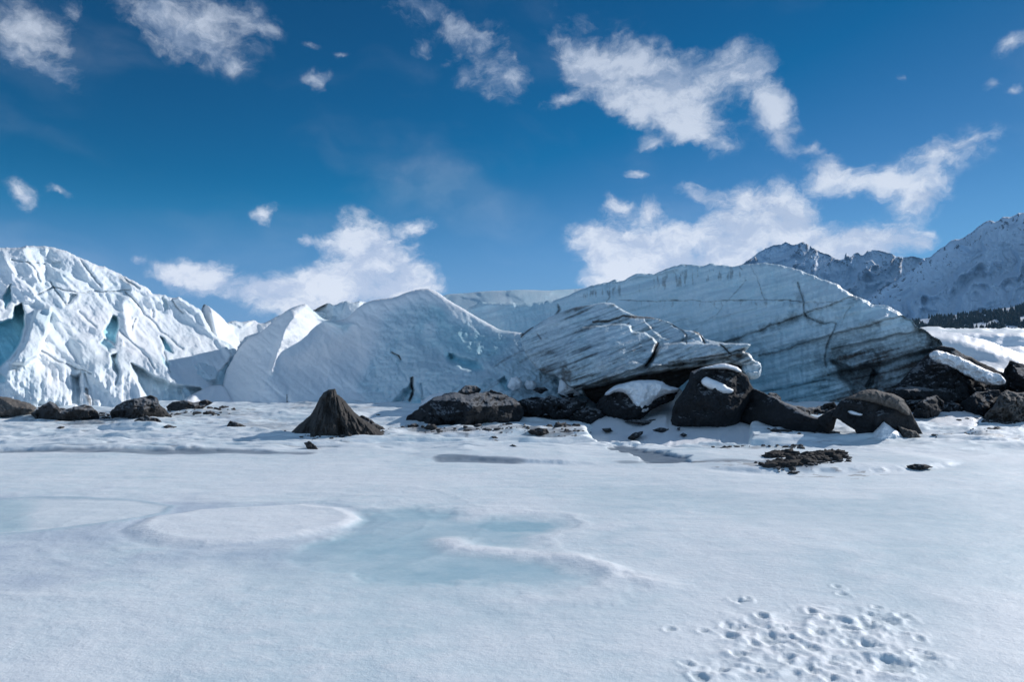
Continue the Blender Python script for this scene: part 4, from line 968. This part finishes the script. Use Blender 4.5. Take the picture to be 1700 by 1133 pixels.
# right: tilted rock slab with snow
b = rock('rock_slab', 'tilted rock slab at far right carrying a long white snow layer', 'rock slab', [(1478,650),(1500,628),(1520,606),(1545,584),(1562,574),(1580,578),(1605,590),(1640,607),(1668,621),(1682,634),(1680,648),(1655,660),(1620,672),(1590,684),(1560,680),(1520,676),(1490,668)], 24.0, 1.3, ROCK, .35, .8, 141, bulge=.35)
part(b, 'snow_layer', [(1540,588),(1552,581),(1566,584),(1590,592),(1620,606),(1648,618),(1666,626),(1671,637),(1660,641),(1642,641),(1622,632),(1600,620),(1570,607),(1550,600)], 22.6, .30, SNOW, .22, 1.6, 142, bulge=.18, rough=2.2)
rock('boulder', 'brown-topped dark boulder cut off by the right edge', 'boulder', [(1662,636),(1668,612),(1676,598),(1690,602),(1720,608),(1760,612),(1760,660),(1690,662),(1668,656)], 24.0, 1.2, ROCK, .3, 1, 143)
rock('rubble_pile', 'heap of sunlit grey silt rubble at the right edge', 'rubble', [(1625,696),(1634,686),(1648,676),(1660,655),(1672,648),(1690,652),(1750,650),(1750,700),(1650,700)], 21.0, .9, DUST, .3, 2.5, 144, 1.1, 1.6)
rock('rock', 'dark lump of rock on the snow below the tilted slab', 'rock', [(1512,690),(1520,672),(1538,660),(1555,657),(1568,668),(1566,680),(1550,690),(1528,692)], 20.9, .6, ROCK, .25, 1.6, 145)
rock('rock', 'long dark rock shelf under the tilted slab', 'rock', [(1455,664),(1480,648),(1500,640),(1540,645),(1580,650),(1600,662),(1560,668),(1500,668)], 22.6, .6, ROCK, .2, 1.2, 146)
rock('rock', 'dark green-black rock beside the silt heap', 'rock', [(1590,690),(1594,668),(1620,652),(1660,648),(1664,664),(1640,684),(1614,696)], 21.8, .7, ROCK, .2, 1.2, 147)
rock('dirt_bank', 'long low black dirt bank linking the rocks under the right end of the huge slab', 'dirt bank', [(1440,700),(1456,680),(1480,670),(1520,660),(1560,668),(1600,672),(1640,662),(1690,655),(1730,660),(1730,705),(1440,705)], 22.4, .8, ROCK, .3, 2, 148, 1.2, 2.2)
rock('dirt_bank', 'black dirt bank between the big boulders and the foot of the huge slab', 'dirt bank', [(1230,690),(1250,668),(1280,664),(1310,672),(1350,676),(1384,668),(1400,690),(1390,705),(1240,705)], 22.0, .6, ROCK, .3, 2, 149, 1.2, 2.2)
rock('dirt_bank', 'black dirt bank in the gap between the ragged mound and the capped boulder', 'dirt bank', [(930,700),(950,684),(975,676),(1000,682),(1010,700),(990,708),(940,706)], 21.2, .6, ROCK, .25, 2, 152, 1.2, 2.2)
# clods and gravel
def ico(sub):
    import bmesh
    bm = bmesh.new(); bmesh.ops.create_icosphere(bm, subdivisions=sub, radius=1)
    v = np.array([p.co[:] for p in bm.verts]); f = np.array([[q.index for q in p.verts] for p in bm.faces]); bm.free(); return v, f
ICO = {1: ico(1), 2: ico(2), 3: ico(3)}
def clods(polys, n, r0, r1, seed, sub=1, flat=.75, heap=0.0):
    """n rough stones scattered on the ground inside photo polygons"""
    q = np.random.RandomState(seed); PV = []; PF = []; tot = 0
    area = [abs(sum(p[i][0] * p[(i + 1) % len(p)][1] - p[(i + 1) % len(p)][0] * p[i][1] for i in range(len(p)))) for p in polys]
    X = []; Yc = []; D = []
    while len(X) < n:
        p = polys[q.choice(len(polys), p=np.array(area) / sum(area))]
        a = np.array(p); px = q.uniform(a[:, 0].min(), a[:, 0].max()); py = q.uniform(a[:, 1].min(), a[:, 1].max())
        d = float(sdf(np.array([px]), np.array([py]), p)[0])
        if d < 0: continue
        x, y = ground_px(px, py); X.append(float(x)); Yc.append(float(y)); D.append(d)
    gz_ = ground_fields(np.array(X), np.array(Yc))[0]
    v0, f0 = ICO[sub]
    for x, y, z, d in zip(X, Yc, gz_, D):
        r = r0 * (r1 / r0) ** (q.uniform() ** 1.8)
        sc_ = np.array([q.uniform(.7, 1.4), q.uniform(.7, 1.3), q.uniform(.6, 1.0) * flat]) * r
        o_ = q.uniform(0, 99)
        k = 1 + .75 * fbm(v0[:, 0] * 1.3 + o_, v0[:, 1] * 1.1, v0[:, 2] * 1.1, 3, .6)
        t = q.uniform(0, 6.28); c_, s_ = math.cos(t), math.sin(t)
        w = v0 * k[:, None] * sc_; w = np.stack([w[:, 0] * c_ - w[:, 1] * s_, w[:, 0] * s_ + w[:, 1] * c_, w[:, 2]], 1)
        PV.append(w + [x, y, z + r * .25 + heap * min(d, 12) / 12 * q.uniform(0, 1)]); PF.append(f0 + tot); tot += len(v0)
    return np.concatenate(PV), np.concatenate(PF)
v_, f_ = clods([[(1260,779),(1290,775),(1318,769),(1342,761),(1368,758),(1390,756),(1405,762),(1392,769),(1360,773),(1330,778),(1290,781)]], 330, .03, .11, 1, 2, .8, .11)
tag(link_mesh('mud_pile', v_, f_, MUD), 'lumpy dark mud pile lying on the flat ice, lower right', 'mud pile')
v_, f_ = clods([[(1272,764),(1285,756),(1310,757),(1326,759),(1312,764)]], 120, .03, .10, 2, 2, .7, .05)
tag(link_mesh('mud_pile', v_, f_, MUD), 'small dark mud hump behind the lumpy mud pile', 'mud pile')
v_, f_ = clods([[(45,688),(170,690),(300,690),(360,684),(300,696),(160,702),(60,700)], [(660,708),(760,718),(860,716),(980,720),(960,728),(860,724),(700,722)], [(1180,738),(1330,741),(1330,745),(1180,742)],
                [(1536,730),(1600,722),(1665,713),(1665,719),(1600,727),(1540,734)], [(1590,690),(1640,684),(1740,686),(1740,702),(1600,704)], [(1250,774),(1410,760),(1415,772),(1300,786)],
                [(470,728),(640,712),(650,726),(520,738)], [(1040,694),(1110,700),(1150,722),(1040,730)]], 1500, .012, .07, 3, 1, .7)
tag(link_mesh('gravel', v_, f_, DIRT, smooth=False), 'scattered dark gravel and dirt crumbs on the snow around the mounds', 'gravel', kind='stuff')

v_, f_ = clods([[(40,690),(100,686),(170,690),(280,688),(350,682),(420,690),(300,698),(100,700)], [(680,708),(760,716),(860,712),(980,704),(1000,712),(860,722),(700,720)], [(1250,712),(1390,722),(1390,728),(1260,718)],
                [(1560,690),(1640,688),(1740,690),(1740,702),(1580,704)]], 300, .03, .13, 5, 2, .7)
tag(link_mesh('rubble', v_, f_, DIRT), 'loose dark rubble strewn along the foot of the boulders and mounds', 'rubble', kind='stuff')

# ------------------------------------------------------------------ right snow slope, treeline, mountains
SLOPE = [(1490,560),(1545,548),(1575,551),(1605,557),(1640,566),(1670,577),(1700,589),(1780,615),(1780,690),(1490,690)]
def slope_depth(px, py):
    crest = np.interp(px, [1490,1545,1575,1605,1640,1670,1700,1780], [548,548,551,557,566,577,589,615])
    dl = py - crest - 3 * fbm(px * .03, py * .05, 4, 3)
    yc = np.interp(px, [1490,1560,1700,1800], [35.5,34.5,31.5,29.5])
    w = sstep(1600, 1700, px)
    a = np.interp(dl, [-10,0,12,20,40,50,62,130], [.6,0,-2.4,-2.9,-3.6,-5.0,-6.6,-10.])
    b_ = np.interp(dl, [-10,0,16,24,32,44,60,130], [.6,0,-2.9,-3.3,-3.7,-5.0,-6.6,-10.])
    return yc + a * (1 - w) + b_ * w
o = relief('snow_slope', SLOPE, slope_depth, SNOW, 2, 10, 'slab',
           lambda c: .12 * fbm(c['x'] * .35, c['z'] * .9, 3, 4) + .04 * fbm(c['x'] * 1.5, c['z'] * 2.5, 3, 4), 2, .1, .6, 160)
tag(o, kind='structure')
BANK = [(1535,556),(1560,553),(1600,552),(1650,554),(1690,552),(1740,554),(1830,551),(1830,640),(1535,640)]
def bank_depth(px, py):
    top = np.interp(px, [1535,1600,1690,1830], [555,552,552,552]) + 2.5 * fbm(px * .03, 2., 1., 3)
    dl = py - top
    a = np.interp(dl, [-8,0,3,8,24,26,28,60], [2,0,-1.2,-1.6,-2.6,-3.4,-3.7,-5.6])
    return 58 + a
o = relief('snow_slope', BANK, bank_depth, SNOW, 1.5, 30, 'slab', lambda c: .18 * fbm(c['x'] * .25, c['z'] * 1.2, 3, 4), 2, .1, .8, 161)
tag(o, kind='structure')

def mountain_material():
    m, T, b = new_mat('mountain_rock_and_snow'); p = world_pos(T); r = T.attr('rock')
    n = T.noise(p, .02, 8, .7); n2 = T.noise(p, .09, 5, .7)
    f = T.rng(T.math('ADD', r, T.math('ADD', T.math('MULTIPLY', T.math('SUBTRACT', n, .5), .5), T.math('MULTIPLY', T.math('SUBTRACT', n2, .5), .5))), .42, .60)
    T.put(b.inputs['Base Color'], T.mix(f, (.58, .67, .75), T.mix(n2, (.08, .085, .095), (.15, .155, .16))))  # snow dulled and blued in its colour for shade and distance haze
    b.inputs['Roughness'].default_value = .8
    T.put(b.inputs['Normal'], bump(T, n, .6, 12))
    return m
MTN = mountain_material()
def mtn_disp(seed, ang, amp, k, wl=1.0):
    """ridges and gullies running down the fall line (ang, degrees, in the face of the mountain)"""
    ca, sa = math.cos(R(ang)), math.sin(R(ang))
    def f(c):
        x, z = c['x'], c['z']; u = x * ca + z * sa; v = -x * sa + z * ca          # u along, v across the gullies
        wv_ = v + 120 * fbm(x * k * .7, z * k * .7, seed + 2, 3)
        r = ridged(u * k * .28, wv_ * k, seed, 6, .58); c['r'] = r
        r2 = .6 * fbm(u * k * 5, wv_ * k * 9, seed + 4, 5, .75) + .55 * fbm(x * k * 5, z * k * 5, seed + 6, 5, .7); c['r2'] = r2
        c['g'] = fbm(x * k * .8, z * k * .8, seed + 8, 3)
        return amp * (1.0 - r) - amp * .22 * r2 + amp * .35 * c['g']
    return f
MB = [(1200,470),(1225,445),(1237,435),(1250,425),(1262,416),(1275,411),(1285,405),(1297,406),(1304,402),(1312,407),(1326,405),(1336,402),(1347,411),(1358,417),(1370,421),(1382,427),(1396,430),
      (1402,428),(1405,419),(1411,428),(1416,421),(1424,419),(1432,425),(1440,417),(1450,416),(1462,416),(1476,421),(1492,427),(1506,428),(1520,426),(1532,429),(1545,427),(1580,440),(1580,560),(1200,560)]
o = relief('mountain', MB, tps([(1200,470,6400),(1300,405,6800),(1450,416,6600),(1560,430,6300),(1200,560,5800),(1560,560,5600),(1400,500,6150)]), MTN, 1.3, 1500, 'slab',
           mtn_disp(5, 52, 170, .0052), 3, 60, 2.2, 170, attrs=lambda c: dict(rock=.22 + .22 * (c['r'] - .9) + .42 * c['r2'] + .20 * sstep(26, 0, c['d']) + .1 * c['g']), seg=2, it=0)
tag(o, kind='structure', label='far snowy mountain ridge with dark rock')
MA = [(1400,520),(1440,497),(1465,480),(1490,466),(1508,450),(1525,438),(1540,429),(1552,420),(1562,411),(1574,404),(1586,399),(1598,396),(1610,388),(1624,377),(1634,370),(1644,365),(1652,368),
      (1664,360),(1674,360),(1682,358),(1690,352),(1698,355),(1730,340),(1800,320),(1860,330),(1860,580),(1400,580)]
def ma_disp(c):
    o = mtn_disp(9, 44, 110, .0058)(c)
    return o * sstep(-10, 60, 8 + c['d'])
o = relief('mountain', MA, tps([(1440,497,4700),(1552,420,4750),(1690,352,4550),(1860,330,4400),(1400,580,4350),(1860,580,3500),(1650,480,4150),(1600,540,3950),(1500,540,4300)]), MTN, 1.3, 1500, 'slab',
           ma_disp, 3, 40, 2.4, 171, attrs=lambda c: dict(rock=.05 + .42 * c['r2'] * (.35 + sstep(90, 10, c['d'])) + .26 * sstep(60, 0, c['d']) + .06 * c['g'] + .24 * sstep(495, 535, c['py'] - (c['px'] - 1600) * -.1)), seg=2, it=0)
tag(o, kind='structure', label='near snowy mountain slope rising to the right edge')
# wooded hill at the foot
HILL = [(1480,552),(1510,536),(1540,528),(1570,526),(1610,522),(1640,518),(1665,513),(1700,508),(1760,500),(1860,490),(1860,570),(1480,570)]
hd = tps([(1480,552,2300),(1860,490,2350),(1480,570,1800),(1860,570,1750),(1650,540,2050)])
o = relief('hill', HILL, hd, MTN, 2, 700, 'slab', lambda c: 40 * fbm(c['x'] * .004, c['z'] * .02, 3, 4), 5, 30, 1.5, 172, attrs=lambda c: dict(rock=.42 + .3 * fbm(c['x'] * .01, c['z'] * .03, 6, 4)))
tag(o, kind='structure')
# ... its conifers: thousands, far away, one mass
def conifer_mat():
    m, T, b = new_mat('conifer_needles'); p = world_pos(T); n = T.noise(p, .08, 4, .6)
    T.put(b.inputs['Base Color'], T.mix(n, (.020, .030, .026), (.045, .060, .048))); b.inputs['Roughness'].default_value = .9; return m
rs = np.random.RandomState(3); V = []; Fc = []
HP = [tuple(q) for q in HILL]
cnt = 0
while cnt < 5200:
    px = rs.uniform(1485, 1855); py = rs.uniform(495, 556)
    if not inside(np.array([px]), np.array([py]), HP)[0]: continue
    dn = float(fbm(px * .02, py * .09, 4, 4)); clear = float(fbm(px * .035 + 5, py * .12, 9, 3))
    top = np.interp(px, [1480,1540,1700,1860], [545,527,508,490])
    if dn < -.25 or (clear > .1 and py > top + 18): continue
    Yt = float(hd(px, py)) - 25; x, y, z = [float(v) for v in unproj(px, py, Yt)]
    h = rs.uniform(9, 21); r = h * rs.uniform(.16, .24); n0 = len(V); S = 7
    for lv, (zz, rr) in enumerate([(0, 1.0), (.32, .62), (.30, .80), (.62, .38), (.60, .52), (1, .0)]):
        for a in range(S):
            t = a * 2 * math.pi / S + lv; q = rr * r * rs.uniform(.75, 1.25)
            V.append((x + q * math.cos(t), y + q * math.sin(t), z - 3 + zz * h))
    for lv in range(5):
        for a in range(S):
            b1 = n0 + lv * S + a; b2 = n0 + lv * S + (a + 1) % S
            Fc.append((b1, b2, b2 + S, b1 + S))
    cnt += 1
o = link_mesh('forest', V, Fc, conifer_mat(), smooth=False)
tag(o, 'dark conifer forest along the foot of the mountain at the right', 'forest', kind='stuff')

# ------------------------------------------------------------------ air
def haze_box():
    m = bpy.data.materials.new('haze'); m.use_nodes = True; T = NT(m.node_tree); T.n.clear()
    o = T.node('ShaderNodeOutputMaterial'); v = T.node('ShaderNodeVolumePrincipled')
    v.inputs['Color'].default_value = (.22, .55, 1.0, 1); v.inputs['Density'].default_value = HAZE; v.inputs['Anisotropy'].default_value = .1
    T.l.new(v.outputs[0], o.inputs['Volume'])
    x0, x1, y0, y1, z0, z1 = -9000, 9000, -200, 10500, -3, 1700
    V = [(x, y, z) for z in (z0, z1) for y in (y0, y1) for x in (x0, x1)]
    Fq = [(0, 2, 3, 1), (4, 5, 7, 6), (0, 1, 5, 4), (2, 6, 7, 3), (0, 4, 6, 2), (1, 3, 7, 5)]
    me = bpy.data.meshes.new('haze'); me.from_pydata(V, [], Fq); me.materials.append(m)
    ob = bpy.data.objects.new('haze', me); COL.objects.link(ob); ob['kind'] = 'stuff'
HAZE = 2.2e-5
haze_box()
